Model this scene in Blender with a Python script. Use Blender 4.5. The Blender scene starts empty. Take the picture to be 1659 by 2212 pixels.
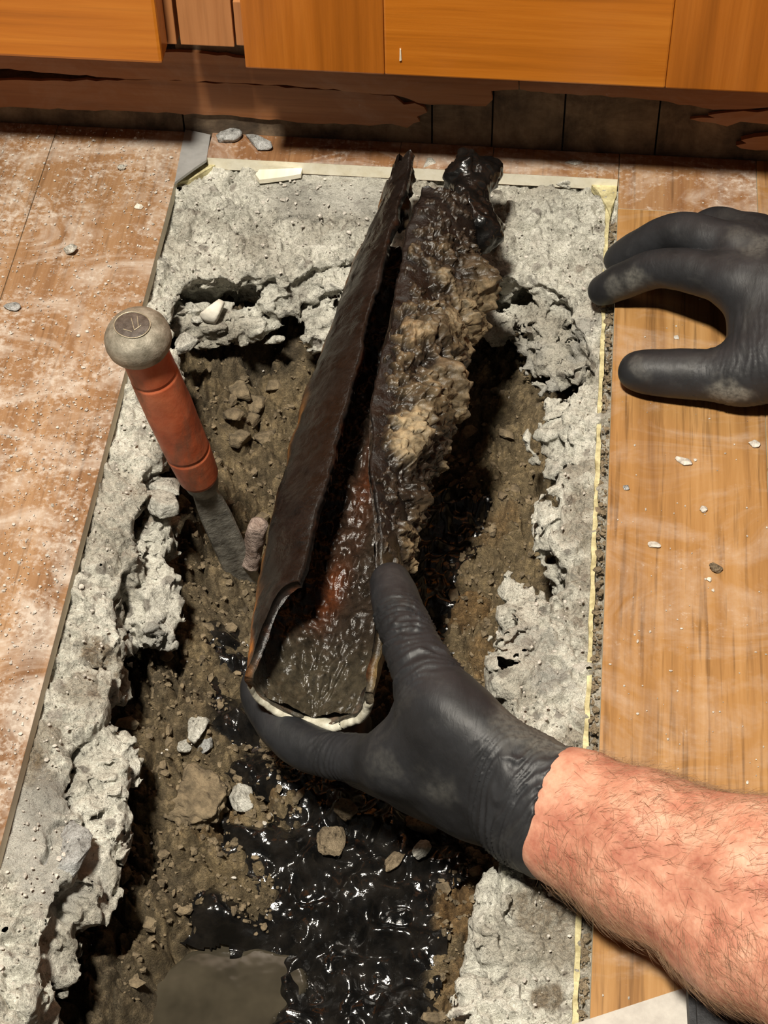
import bpy, bmesh, math, random
import numpy as np
from mathutils import Matrix, Vector

# ------------------------------------------------------------------ camera, light, exposure
scene = bpy.context.scene
COL = scene.collection
F, CX, CY, H = 4140.0, 829.5, 1106.0, 0.80           # focal length in pixels of the 1659x2212 frame, camera height
_fw = np.array([.1010, -.7610, .6415]); _fw /= np.linalg.norm(_fw)
_dn = np.array([.0178, .6415, .7667]); _dn -= _fw * _dn.dot(_fw); _dn /= np.linalg.norm(_dn)
RC = np.array([np.cross(_dn, _fw), _fw, -_dn])        # camera (right, down, forward) -> world
_c0 = RC @ np.array([0, 0, 1.0])
CAM = np.array([-_c0[0] * H / -_c0[2], -_c0[1] * H / -_c0[2], H])

def P(px, py, z):
    "world point at height z that the photograph shows at a pixel"
    d = RC @ np.array([(px - CX) / F, (py - CY) / F, 1.0])
    return CAM + d * ((z - CAM[2]) / d[2])
def PY(px, py, y):
    d = RC @ np.array([(px - CX) / F, (py - CY) / F, 1.0])
    return CAM + d * ((y - CAM[1]) / d[1])

cam_data = bpy.data.cameras.new('camera')
cam = bpy.data.objects.new('camera', cam_data); COL.objects.link(cam)
cam_data.sensor_fit = 'VERTICAL'; cam_data.sensor_height = 36.0; cam_data.lens = 36.0 * F / 2212.0
cam_data.clip_start = 0.02
M3 = Matrix(((RC[0, 0], -RC[0, 1], -RC[0, 2]), (RC[1, 0], -RC[1, 1], -RC[1, 2]), (RC[2, 0], -RC[2, 1], -RC[2, 2])))
cam.matrix_world = Matrix.Translation(Vector(CAM)) @ M3.to_4x4()
scene.camera = cam

world = bpy.data.worlds.new('world'); scene.world = world; world.use_nodes = True
wb = world.node_tree.nodes['Background']; wb.inputs[0].default_value = (1.0, .94, .84, 1); wb.inputs[1].default_value = 0.045

def lamp(name, loc, target, size, watt, col):
    l = bpy.data.lights.new(name, 'AREA'); l.shape = 'DISK'; l.size = size; l.energy = watt; l.color = col
    o = bpy.data.objects.new(name, l); COL.objects.link(o); o.location = loc
    o.rotation_euler = (Vector(target) - Vector(loc)).to_track_quat('-Z', 'Y').to_euler()
    return o
lamp('ceiling_lamp', (-0.24, -0.66, 2.15), (0, 0, 0), 0.22, 90, (1.0, .925, .80))
vs = scene.view_settings
vs.view_transform = 'Standard'; vs.look = 'None'; vs.gamma = 1.0; vs.use_curve_mapping = False
vs.exposure = 0.0

# ------------------------------------------------------------------ numpy helpers
_tabs = {}
def _tab(seed):
    if seed not in _tabs: _tabs[seed] = np.random.RandomState(seed).rand(32, 32, 32).astype(np.float32)
    return _tabs[seed]
def vnoise(p, seed=0):
    "value noise in 0..1 at points (...,3)"
    t = _tab(seed); i = np.floor(p).astype(np.int32); f = (p - i).astype(np.float32); f = f * f * (3 - 2 * f); i &= 31; j = (i + 1) & 31
    x0, y0, z0 = i[..., 0], i[..., 1], i[..., 2]; x1, y1, z1 = j[..., 0], j[..., 1], j[..., 2]
    fx, fy, fz = f[..., 0], f[..., 1], f[..., 2]
    a = t[x0, y0, z0] * (1 - fx) + t[x1, y0, z0] * fx; b = t[x0, y1, z0] * (1 - fx) + t[x1, y1, z0] * fx
    c = t[x0, y0, z1] * (1 - fx) + t[x1, y0, z1] * fx; d = t[x0, y1, z1] * (1 - fx) + t[x1, y1, z1] * fx
    return (a * (1 - fy) + b * fy) * (1 - fz) + (c * (1 - fy) + d * fy) * fz
def fbm(p, freq, octv=4, seed=0, gain=.5):
    "fractal noise, about -1..1"
    s = 0; a = 1.0; n = 0
    for o in range(octv):
        s = s + a * (vnoise(p * (freq * 2.03 ** o) + 7.3 * o, seed + o) * 2 - 1); n += a; a *= gain
    return s / n * 1.6
def worley(x, y, freq, seed=0):
    "2-D cell noise: F1, F2, cell value"
    t = _tab(seed); gx, gy = x * freq, y * freq; ix, iy = np.floor(gx).astype(int), np.floor(gy).astype(int)
    f1 = np.full(x.shape, 9.0); f2 = np.full(x.shape, 9.0); cid = np.zeros(x.shape)
    for dx in (-1, 0, 1):
        for dy in (-1, 0, 1):
            cx, cy = ix + dx, iy + dy
            jx, jy = t[cx & 31, cy & 31, (cx >> 5) & 31], t[cx & 31, cy & 31, 16 + ((cy >> 5) & 15)]
            d = np.hypot(cx + jx - gx, cy + jy - gy); v = t[cx & 31, cy & 31, 7]
            nb = d < f1
            f2 = np.where(nb, f1, np.minimum(f2, d)); cid = np.where(nb, v, cid); f1 = np.where(nb, d, f1)
    return f1, f2, cid
def sstep(a, b, x):
    t = np.clip((x - a) / (b - a), 0, 1); return t * t * (3 - 2 * t)
def poly_sd(x, y, pts):
    "signed distance to a closed polygon, negative inside"
    pts = np.asarray(pts); d2 = np.full(x.shape, 1e9); ins = np.zeros(x.shape, bool); n = len(pts)
    for k in range(n):
        ax, ay = pts[k]; bx, by = pts[(k + 1) % n]; ex, ey = bx - ax, by - ay
        t = np.clip(((x - ax) * ex + (y - ay) * ey) / (ex * ex + ey * ey + 1e-18), 0, 1)
        d2 = np.minimum(d2, (x - ax - t * ex) ** 2 + (y - ay - t * ey) ** 2)
        c = ((ay > y) != (by > y)) & (x < (bx - ax) * (y - ay) / (by - ay + 1e-18) + ax); ins ^= c
    d = np.sqrt(d2); return np.where(ins, -d, d)
def surfnets(v, org, h):
    "naive surface nets: grid of distances -> vertices, quads"
    s = v < 0; nx, ny, nz = v.shape
    cnt = np.zeros((nx - 1, ny - 1, nz - 1), np.int8)
    for dx in (0, 1):
        for dy in (0, 1):
            for dz in (0, 1): cnt += s[dx:nx - 1 + dx, dy:ny - 1 + dy, dz:nz - 1 + dz]
    act = (cnt > 0) & (cnt < 8); idx = np.argwhere(act); I, J, K = idx.T
    pos = np.zeros((len(idx), 3)); num = np.zeros(len(idx))
    cor = [(a, b, c) for a in (0, 1) for b in (0, 1) for c in (0, 1)]
    cv = {c: v[I + c[0], J + c[1], K + c[2]] for c in cor}
    for c in cor:
        for ax in range(3):
            if c[ax]: continue
            e = list(c); e[ax] = 1; e = tuple(e); a, b = cv[c], cv[e]; m = (a < 0) != (b < 0)
            t = np.where(m, a / np.where(m, a - b, 1), 0)
            q = np.zeros((len(idx), 3)); q += np.array(c); q[:, ax] = t
            pos += q * m[:, None]; num += m
    verts = (idx + pos / num[:, None]) * h + np.array(org)
    ids = np.full(act.shape, -1, np.int64); ids[I, J, K] = np.arange(len(idx)); quads = []
    for ax in range(3):
        sl0 = [slice(None)] * 3; sl1 = [slice(None)] * 3; sl0[ax] = slice(0, -1); sl1[ax] = slice(1, None)
        ch = s[tuple(sl0)] != s[tuple(sl1)]
        b, c = (ax + 1) % 3, (ax + 2) % 3
        e = np.argwhere(ch); lim = np.array(act.shape)
        e = e[(e[:, b] > 0) & (e[:, c] > 0) & (e[:, b] < lim[b]) & (e[:, c] < lim[c])]
        def g(db, dc):
            q = e.copy(); q[:, b] += db; q[:, c] += dc; return ids[q[:, 0], q[:, 1], q[:, 2]]
        q = np.stack([g(-1, -1), g(0, -1), g(0, 0), g(-1, 0)], 1)
        fl = s[e[:, 0], e[:, 1], e[:, 2]]; q[~fl] = q[~fl][:, ::-1]
        quads.append(q)
    q = np.concatenate(quads); return verts, q[(q >= 0).all(1)]

# ------------------------------------------------------------------ object helpers
def link(name, me, parent=None, mats=()):
    o = bpy.data.objects.new(name, me); COL.objects.link(o)
    for m in mats: me.materials.append(m)
    if parent is not None: o.parent = parent
    return o
def np_mesh(name, v, f, mat, parent=None, smooth=True, col=None, midx=None):
    me = bpy.data.meshes.new(name); v = np.asarray(v, np.float32); f = np.asarray(f, np.int32); k = f.shape[1]
    me.vertices.add(len(v)); me.vertices.foreach_set('co', v.ravel())
    me.loops.add(f.size); me.loops.foreach_set('vertex_index', f.ravel())
    me.polygons.add(len(f)); me.polygons.foreach_set('loop_start', np.arange(0, f.size, k, dtype=np.int32))
    me.update(calc_edges=True); me.validate()
    me.polygons.foreach_set('use_smooth', np.full(len(me.polygons), smooth))
    if col is not None:
        at = me.color_attributes.new('Col', 'FLOAT_COLOR', 'POINT'); c = np.ones((len(v), 4), np.float32); c[:, :col.shape[1]] = col
        at.data.foreach_set('color', c.ravel())
    mats = mat if isinstance(mat, (list, tuple)) else [mat]
    o = link(name, me, parent, mats)
    if midx is not None: me.polygons.foreach_set('material_index', np.asarray(midx, np.int32))
    return o
def grid_faces(nu, nv, closed_v=False):
    i = np.arange(nu - 1)[:, None]; j = np.arange(nv if closed_v else nv - 1)[None, :]; j2 = (j + 1) % nv
    return np.stack([i * nv + j, (i + 1) * nv + j, (i + 1) * nv + j2, i * nv + j2], -1).reshape(-1, 4)
def empty(name, loc=(0, 0, 0)):
    o = bpy.data.objects.new(name, None); COL.objects.link(o); o.empty_display_size = .02; o.location = loc; return o
def tag(o, label=None, cat=None, group=None, kind=None):
    for k, v in (('label', label), ('category', cat), ('group', group), ('kind', kind)):
        if v: o[k] = v
    return o
def adopt(o, p):
    "parent in place (parent has no rotation)"
    o.parent = p; o.matrix_parent_inverse = Matrix.Translation(-Vector(p.location)); return o
def box_mesh(name, lo, hi, bev=0.0, mats=(), parent=None, side_idx=None):
    bm = bmesh.new(); bmesh.ops.create_cube(bm, size=1)
    for v in bm.verts: v.co = Vector([(lo[k] + hi[k]) / 2 + v.co[k] * (hi[k] - lo[k]) for k in range(3)])
    if side_idx is not None:
        for f in bm.faces: f.material_index = 0 if f.normal.z > .5 else side_idx
    if bev: bmesh.ops.bevel(bm, geom=bm.edges[:], offset=bev, segments=2, affect='EDGES', profile=.6)
    me = bpy.data.meshes.new(name); bm.to_mesh(me); bm.free(); return link(name, me, parent, mats)
def prism(name, pts, z0, z1, mat, parent=None, axis='z', bev=0.0):
    "extruded outline; axis z: pts are (x,y); axis y: pts are (x,z) and z0,z1 are y"
    bm = bmesh.new()
    mk = (lambda p, t: (p[0], p[1], t)) if axis == 'z' else (lambda p, t: (p[0], t, p[1]))
    a = [bm.verts.new(mk(p, z0)) for p in pts]; b = [bm.verts.new(mk(p, z1)) for p in pts]; n = len(pts)
    bm.faces.new(a); bm.faces.new(b[::-1])
    for k in range(n): bm.faces.new((a[k], a[(k + 1) % n], b[(k + 1) % n], b[k]))
    bmesh.ops.recalc_face_normals(bm, faces=bm.faces[:])
    if bev: bmesh.ops.bevel(bm, geom=bm.edges[:], offset=bev, segments=2, affect='EDGES')
    me = bpy.data.meshes.new(name); bm.to_mesh(me); bm.free(); return link(name, me, parent, [mat])
def ragged(pts, step, amp, seed):
    "outline with extra jittered points"
    r = random.Random(seed); out = []
    for k in range(len(pts)):
        a, b = pts[k], pts[(k + 1) % len(pts)]; L = math.dist(a, b); n = max(1, int(L / step))
        for i in range(n):
            t = i / n; j = amp if i else amp * .3
            out.append((a[0] + (b[0] - a[0]) * t + r.uniform(-j, j), a[1] + (b[1] - a[1]) * t + r.uniform(-j, j)))
    return out

# ------------------------------------------------------------------ materials
class Mat:
    def __init__(s, name):
        s.m = bpy.data.materials.new(name); s.m.use_nodes = True; s.t = s.m.node_tree; s.b = s.t.nodes['Principled BSDF']
        s.co = s.t.nodes.new('ShaderNodeTexCoord'); s.oi = None
    def node(s, typ, **kw):
        n = s.t.nodes.new(typ)
        for k, v in kw.items(): setattr(n, k, v)
        return n
    def put(s, sock, v):
        if v is None: return
        if hasattr(v, 'is_output') or isinstance(v, bpy.types.NodeSocket): s.t.links.new(v, sock)
        else: sock.default_value = v
    def coord(s, scale=(1, 1, 1), shift=0.0):
        mp = s.node('ShaderNodeMapping'); mp.inputs['Scale'].default_value = scale
        src = s.co.outputs['Object']
        if shift:
            if not s.oi: s.oi = s.node('ShaderNodeObjectInfo')
            a = s.node('ShaderNodeVectorMath', operation='MULTIPLY_ADD'); s.put(a.inputs[0], s.oi.outputs['Random']); a.inputs[1].default_value = (shift,) * 3; s.put(a.inputs[2], src); src = a.outputs[0]
        s.put(mp.inputs['Vector'], src); return mp.outputs[0]
    def noise(s, scale, detail=4, rough=.6, vec=None, dist=0):
        n = s.node('ShaderNodeTexNoise'); s.put(n.inputs['Vector'], vec or s.co.outputs['Object'])
        n.inputs['Scale'].default_value = scale; n.inputs['Detail'].default_value = detail; n.inputs['Roughness'].default_value = rough; n.inputs['Distortion'].default_value = dist
        return n.outputs[0]
    def voro(s, scale, feature='F1', out='Distance', vec=None, rand=1):
        n = s.node('ShaderNodeTexVoronoi', feature=feature); s.put(n.inputs['Vector'], vec or s.co.outputs['Object']); n.inputs['Scale'].default_value = scale
        n.inputs['Randomness'].default_value = rand
        return n.outputs[out]
    def ramp(s, fac, stops):
        n = s.node('ShaderNodeValToRGB'); s.put(n.inputs[0], fac); e = n.color_ramp.elements
        while len(e) < len(stops): e.new(.5)
        for k, (p, c) in enumerate(stops):
            e[k].position = p; e[k].color = (c, c, c, 1) if isinstance(c, (int, float)) else (*c, 1)
        return n.outputs[0]
    def mix(s, fac, a, b, mode='MIX'):
        n = s.node('ShaderNodeMix', data_type='RGBA', blend_type=mode); s.put(n.inputs['Factor'], fac)
        s.put(n.inputs[6], (*a, 1) if isinstance(a, tuple) else a); s.put(n.inputs[7], (*b, 1) if isinstance(b, tuple) else b)
        return n.outputs[2]
    def math(s, op, a, b=None):
        n = s.node('ShaderNodeMath', operation=op); s.put(n.inputs[0], a)
        if b is not None: s.put(n.inputs[1], b)
        return n.outputs[0]
    def attr(s, ch=None):
        n = s.node('ShaderNodeAttribute', attribute_name='Col')
        if ch is None: return n.outputs['Color']
        if ch == 'A': return n.outputs['Alpha']
        p = s.node('ShaderNodeSeparateColor'); s.put(p.inputs[0], n.outputs['Color']); return p.outputs[ch]
    def bump(s, h, strength=.5, dist=.001, prev=None):
        n = s.node('ShaderNodeBump'); s.put(n.inputs['Height'], h); n.inputs['Strength'].default_value = strength; n.inputs['Distance'].default_value = dist
        if prev is not None: s.put(n.inputs['Normal'], prev)
        return n.outputs[0]
    def done(s, col=None, rough=None, nrm=None, **kw):
        s.put(s.b.inputs['Base Color'], (*col, 1) if isinstance(col, tuple) else col); s.put(s.b.inputs['Roughness'], rough); s.put(s.b.inputs['Normal'], nrm)
        for k, v in kw.items(): s.put(s.b.inputs[k.replace('_', ' ')], v)
        return s.m

def wood(name, dark, mid, light, axis, dust, dustcol=(.66, .60, .53), rough=.5, streak=1.0, spec=.4, coat=0.0):
    m = Mat(name); ix = 'XYZ'.index(axis)
    sc = [130.0, 130.0, 130.0]; sc[ix] = 5.0; fine = m.noise(1, 5, .65, m.coord(tuple(sc), 3.7), .3)
    sc2 = [28.0, 28.0, 28.0]; sc2[ix] = 2.2; big = m.noise(1, 3, .5, m.coord(tuple(sc2), 2.1), .8)
    sc3 = [340.0, 340.0, 340.0]; sc3[ix] = 13.0; pores = m.noise(1, 4, .55, m.coord(tuple(sc3), 1.3))
    f = m.math('ADD', m.math('MULTIPLY', fine, .55), m.math('MULTIPLY', big, .45))
    c = m.ramp(f, [(.34, dark), (.5, mid), (.66, light)])
    pm = m.ramp(pores, [(.54, 0.0), (.70, .55 * streak)]); c = m.mix(pm, c, tuple(x * .55 for x in dark))
    n = m.bump(pores, .25, .0004)
    r = rough
    if dust > 0:
        d1 = m.noise(260, 6, .72); d2 = m.noise(16, 4, .6, None, 1.2); sw = m.noise(1, 5, .62, m.coord((13, 22, 20)), 1.8)
        k = m.math('ADD', m.math('MULTIPLY', d1, .50), m.math('ADD', m.math('MULTIPLY', d2, .25), m.math('MULTIPLY', sw, .25)))
        dm = m.ramp(k, [(.60 - .16 * dust, 0.0), (.70 - .14 * dust, min(1, .35 + .5 * dust))])
        fog = m.math('MULTIPLY', m.math('MULTIPLY', m.ramp(sw, [(.47, 0.0), (.66, 1.0)]), m.ramp(d1, [(.3, .45), (.6, 1.0)])), min(.9, dust * 1.0))
        dm = m.math('MAXIMUM', dm, fog)
        c = m.mix(dm, c, dustcol); n = m.bump(d1, .3 * min(1, dust), .0012, n)
        r = m.math('ADD', m.math('MULTIPLY', dm, .35), rough)
    return m.done(c, r, n, Specular_IOR_Level=spec, Coat_Weight=coat, Coat_Roughness=.18)

W_FLOOR_L = wood('floor_wood_dusty', (.165, .083, .037), (.26, .142, .067), (.355, .215, .113), 'Y', .72, (.60, .55, .48))
W_FLOOR_R = wood('floor_wood', (.195, .090, .027), (.345, .180, .060), (.44, .255, .104), 'Y', .2, streak=1.25)
W_FLOOR_B = wood('floor_wood_scraped', (.15, .066, .028), (.25, .125, .055), (.35, .20, .095), 'Y', .62)
W_DOOR_H = wood('varnished_wood_rail', (.36, .108, .007), (.51, .160, .012), (.61, .215, .022), 'X', 0, rough=.32, streak=.25, coat=.4)
W_DOOR_V = wood('varnished_wood_stile', (.31, .092, .007), (.43, .132, .012), (.53, .178, .022), 'Z', 0, rough=.32, streak=.25, coat=.4)
W_FRAME = wood('face_frame_wood', (.30, .12, .04), (.42, .18, .065), (.50, .23, .09), 'Z', 0, rough=.42, streak=.3)
W_VENEER = wood('kick_veneer', (.22, .085, .030), (.31, .125, .045), (.38, .17, .07), 'X', .1, rough=.5, streak=.5)
W_CORE = wood('plank_core', (.72, .66, .50), (.82, .78, .64), (.90, .87, .75), 'Y', 0, rough=.8, streak=.3)
W_INNER = wood('raw_board', (.16, .09, .05), (.22, .13, .07), (.28, .17, .10), 'Z', .2, rough=.8)

def kick_mat():
    m = Mat('mouldy_board'); n1 = m.noise(22, 6, .7, None, .6); n2 = m.noise(90, 5, .7); n3 = m.noise(1, 4, .6, m.coord((60, 60, 9), 2))
    k = m.math('ADD', m.math('MULTIPLY', n1, .55), m.math('ADD', m.math('MULTIPLY', n2, .2), m.math('MULTIPLY', n3, .25)))
    c = m.ramp(k, [(.36, (.022, .017, .013)), (.47, (.095, .066, .042)), (.58, (.20, .145, .092)), (.7, (.30, .23, .16))])
    return m.done(c, .85, m.bump(n2, .5, .001))
MOULD = kick_mat()

def concrete_mat(name='concrete', tint=(1, 1, 1), dirt=True):
    m = Mat(name); n1 = m.noise(30, 6, .7); n2 = m.noise(190, 6, .75); n3 = m.noise(620, 3, .7)
    k = m.math('ADD', m.math('MULTIPLY', n1, .40), m.math('ADD', m.math('MULTIPLY', n2, .36), m.math('MULTIPLY', n3, .24)))
    T = lambda a: tuple(x * y for x, y in zip(a, tint))
    c = m.ramp(k, [(.37, T((.16, .155, .14))), (.445, T((.46, .455, .42))), (.52, T((.68, .68, .635))), (.61, T((.90, .90, .86)))])
    vec = m.mix(.012, m.co.outputs['Object'], m.t.nodes[-1].outputs[0]) if False else None
    wv = m.node('ShaderNodeVectorMath', operation='MULTIPLY_ADD'); nc = m.node('ShaderNodeTexNoise'); nc.inputs['Scale'].default_value = 160; m.put(nc.inputs['Vector'], m.co.outputs['Object'])
    m.put(wv.inputs[0], nc.outputs['Color']); wv.inputs[1].default_value = (.006,) * 3; m.put(wv.inputs[2], m.co.outputs['Object']); wv = wv.outputs[0]
    vd = m.voro(105, vec=wv); vc = m.voro(105, out='Color', vec=wv)
    sp = m.node('ShaderNodeSeparateColor'); m.put(sp.inputs[0], vc)
    agg = m.math('MULTIPLY', m.ramp(sp.outputs[0], [(.74, 0.0), (.78, 1.0)]), m.ramp(vd, [(.30, 1.0), (.42, 0.0)]))
    agc = m.ramp(sp.outputs[1], [(.0, T((.13, .12, .115))), (.45, T((.30, .27, .245))), (.75, T((.42, .40, .38))), (1, T((.72, .70, .66)))])
    c = m.mix(m.math('MULTIPLY', agg, .75), c, agc)
    pit = m.ramp(m.noise(330, 2, .5), [(.30, 1.0), (.36, 0.0)]); c = m.mix(m.math('MULTIPLY', pit, .7), c, T((.10, .095, .085)))
    if dirt:
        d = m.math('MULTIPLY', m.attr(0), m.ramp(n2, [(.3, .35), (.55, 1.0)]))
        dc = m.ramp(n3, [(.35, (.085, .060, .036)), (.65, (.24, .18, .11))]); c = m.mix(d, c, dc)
        g = m.attr(1); c = m.mix(m.math('MULTIPLY', g, .8), c, m.ramp(n1, [(.4, (.30, .295, .27)), (.65, (.47, .46, .42))]))
    b = m.bump(n2, 1.0, .0034); b = m.bump(n3, .9, .0012, b)
    return m.done(c, .9, b, Specular_IOR_Level=.25)
CONC = concrete_mat('concrete', (1.02, 1.0, .935))
CONC_FRAG = concrete_mat('broken_concrete', (1.04, 1.02, .97), False)
CONC_GREY = concrete_mat('grey_concrete', (.72, .73, .76), False)
STONE_BROWN = concrete_mat('brown_stone', (.42, .33, .23), False)

def soil_mat(name='soil', wet=0.0):
    m = Mat(name); n1 = m.noise(55, 6, .72); n2 = m.noise(240, 6, .75); n3 = m.noise(900, 3, .7)
    base = m.attr()
    v = m.math('ADD', m.math('MULTIPLY', n1, .45), m.math('MULTIPLY', n2, .55))
    c = m.mix(1.0, base, m.ramp(v, [(.35, (.36, .34, .32)), (.5, (.98, .96, .93)), (.65, (1.9, 1.82, 1.68))]), 'MULTIPLY')
    fl = m.ramp(m.noise(420, 2, .5), [(.70, 0.0), (.74, 1.0)]); c = m.mix(m.math('MULTIPLY', fl, .28), c, (.42, .38, .31))
    b = m.bump(n2, 1.0, .004); b = m.bump(n3, .9, .0016, b)
    wetm = m.attr('A'); r = m.math('SUBTRACT', .92, m.math('MULTIPLY', wetm, .52))
    return m.done(c, r, b, Specular_IOR_Level=.3)
SOIL = soil_mat()

def simple(name, c0, c1, scale, rough, bump=.3, bd=.001, detail=5, **kw):
    m = Mat(name); n = m.noise(scale, detail, .68)
    return m.done(m.ramp(n, [(.36, c0), (.64, c1)]), rough, m.bump(m.noise(scale * 3.1, 4, .7), bump, bd), **kw)
def sludge_mat():
    m = Mat('wet_sludge'); n = m.noise(70, 5, .65); n2 = m.noise(320, 4, .7)
    b = m.bump(n, .35, .003); b = m.bump(n2, .22, .0008, b)
    return m.done(m.ramp(n, [(.4, (.004, .004, .004)), (.7, (.016, .014, .012))]), m.ramp(n2, [(.35, .06), (.7, .24)]), b, Specular_IOR_Level=.55, Coat_Weight=.25, Coat_Roughness=.07)
SLUDGE = sludge_mat()
def water_mat():
    m = Mat('murky_water'); n = m.noise(40, 3, .6)
    return m.done(m.ramp(n, [(.3, (.042, .036, .025)), (.7, (.080, .068, .047))]), .06, m.bump(m.noise(60, 2, .5), .08, .002), Specular_IOR_Level=.6, IOR=1.33, Transmission_Weight=.25)
WATER = water_mat()
def iron_mat():
    m = Mat('wet_cast_iron'); n1 = m.noise(45, 5, .6); n2 = m.noise(210, 5, .7)
    c = m.mix(1.0, m.attr(), m.ramp(n2, [(.32, (.45, .45, .45)), (.66, (1.6, 1.55, 1.5))]), 'MULTIPLY')
    b = m.bump(n1, .5, .004); b = m.bump(n2, .5, .0013, b)
    r = m.math('ADD', m.math('MULTIPLY', m.ramp(n1, [(.35, .12), (.65, .45)]), .7), m.math('MULTIPLY', m.attr('A'), .5))
    return m.done(c, r, b, Specular_IOR_Level=.38)
IRON = iron_mat()
PALE_RIM = simple('pale_rim', (.40, .37, .28), (.62, .60, .50), 160, .55, .4)
def glove_mat():
    m = Mat('black_nitrile'); n = m.noise(38, 5, .65); n2 = m.noise(420, 3, .6)
    d = m.ramp(m.noise(24, 6, .7, None, .7), [(.55, 0.0), (.80, .16)])
    d = m.math('MAXIMUM', d, m.math('MULTIPLY', m.attr(0), m.ramp(n2, [(.3, .35), (.6, 1.0)])))
    c = m.mix(d, m.ramp(n, [(.35, (.014, .0145, .016)), (.65, (.024, .025, .028))]), (.17, .165, .145))
    wr = m.noise(1, 3, .55, m.coord((260, 90, 160)), 1.0)
    b = m.bump(wr, .16, .0014); b = m.bump(n2, .12, .0004, b)
    return m.done(c, m.math('ADD', m.math('MULTIPLY', d, .35), .50), b, Specular_IOR_Level=.36)
GLOVE = glove_mat()
def skin_mat():
    m = Mat('skin'); n1 = m.noise(38, 4, .6); n2 = m.noise(150, 4, .65); n3 = m.noise(700, 3, .6)
    k = m.math('ADD', m.math('MULTIPLY', n1, .6), m.math('MULTIPLY', n2, .4))
    c = m.ramp(k, [(.36, (.40, .145, .095)), (.5, (.55, .255, .17)), (.63, (.68, .385, .27))])
    b = m.bump(n2, .25, .0012); b = m.bump(m.voro(520), .22, .0005, b)
    return m.done(c, .5, b, Subsurface_Weight=.12, Subsurface_Radius=(.006, .002, .001), Subsurface_Scale=1.0, Specular_IOR_Level=.4)
SKIN = skin_mat()
HAIR = simple('arm_hair', (.20, .115, .065), (.38, .24, .14), 300, .45, 0)
STEEL = simple('worn_steel', (.10, .095, .082), (.36, .345, .30), 90, .5, .5, .0015, Metallic=.2)
CAP = simple('tarnished_cap', (.15, .135, .10), (.34, .31, .25), 120, .6, .5, .001, Metallic=.35)
RED = None
def red_mat():
    m = Mat('red_plastic'); n = m.noise(30, 5, .65); n2 = m.noise(200, 4, .7)
    c = m.ramp(n, [(.33, (.26, .055, .022)), (.5, (.42, .098, .04)), (.68, (.52, .16, .075))])
    d = m.ramp(m.noise(70, 5, .7, m.coord((1, 1, .35))), [(.49, 0.0), (.70, .8)]); c = m.mix(d, c, (.13, .08, .05))
    return m.done(c, m.math('ADD', .42, m.math('MULTIPLY', d, .35)), m.bump(n2, .25, .0008), Specular_IOR_Level=.4)
RED = red_mat()
DARKMARK = simple('dark_paint', (.045, .035, .028), (.11, .09, .075), 240, .5, .4)
YELLOW = simple('yellow_underlay', (.33, .28, .14), (.68, .62, .36), 130, .85, .6, .002)
TAPE = simple('grey_tape', (.30, .30, .29), (.40, .40, .39), 50, .38, .12, Metallic=.25)
SHEET = simple('grey_sheet', (.43, .40, .36), (.52, .49, .44), 120, .8, .15)
PAD = simple('black_rubber', (.012, .013, .015), (.035, .036, .04), 260, .65, .4)
WHITE = simple('white_stone', (.62, .59, .50), (.80, .77, .68), 60, .6, .3)
GRIT = simple('grit', (.34, .31, .27), (.66, .63, .57), 300, .9, .3)
BRICK = simple('pink_clay', (.16, .11, .085), (.46, .36, .31), 110, .85, .9, .003)
SPLINTER = simple('pale_splinter', (.70, .62, .48), (.85, .78, .66), 100, .7, .2)

# ------------------------------------------------------------------ floor and planks
XL, XR, YB, YK = -0.1617, 0.1213, 0.2905, 0.3162      # cut edges of the floor, line of the toe kick
TH = 0.010                                            # plank thickness
def ring_mesh():
    bm = bmesh.new()
    for lo, hi in (((-.9, -.9, -.06), (-.20, .62, -.0112)), ((.165, -.9, -.06), (.9, .62, -.0112)), ((-.20, .318, -.06), (.165, .62, -.0112)), ((-.20, -.9, -.06), (.165, -.40, -.0112))):
        r = bmesh.ops.create_cube(bm, size=1)
        for v in r['verts']: v.co = Vector([(lo[k] + hi[k]) / 2 + v.co[k] * (hi[k] - lo[k]) for k in range(3)])
    me = bpy.data.meshes.new('floor'); bm.to_mesh(me); bm.free(); return me
floor = link('floor', ring_mesh(), None, [CONC_GREY]); tag(floor, 'brown wooden plank floor on a concrete base', kind='structure')
def plank(x0, x1, y0, y1, m, bow=0):
    g = .00018
    return box_mesh('plank', (x0 + g, y0 + g, -TH), (x1 - g, y1 - g, random.Random(int(x0 * 9e3) + int(y0 * 7e3)).uniform(-.0004, .0002)), .0004, [m, W_CORE], floor, 1)
wd = .0875
cuts = {0: [-.9, -.52, .2, .316], 1: [-.9, -.12, .316], 2: [-.9, -.5, .12, .316], 3: [-.9, .0, .316], 4: [-.9, .316], 5: [-.9, -.3, .316], 6: [-.9, .1, .316], 7: [-.9, .316]}
cuts[0] = [-.9, -.42, .316]
for c in range(8):
    x1 = XL - c * wd; ys = cuts[c]
    for a, b in zip(ys[:-1], ys[1:]): plank(x1 - wd, x1, a, b, W_FLOOR_L)
cutr = {0: [-.9, -.45, .262], 1: [-.9, .05, .316], 2: [-.9, -.4, .316], 3: [-.9, -.1, .316], 4: [-.9, .316], 5: [-.9, -.5, .316], 6: [-.9, .316], 7: [-.9, .0, .316]}
for c in range(8):
    x0 = XR + c * wd; ys = cutr[c]
    for a, b in zip(ys[:-1], ys[1:]): plank(x0, x0 + wd, a, b, W_FLOOR_R)
plank(XR, XR + wd, .262, .316, W_FLOOR_B)
bx = [PY(448, 300, .30)[0], PY(862, 330, .30)[0], PY(1064, 330, .30)[0], XR]
for a, b in zip(bx[:-1], bx[1:]): plank(a, b, YB, .316, W_FLOOR_B)

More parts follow.
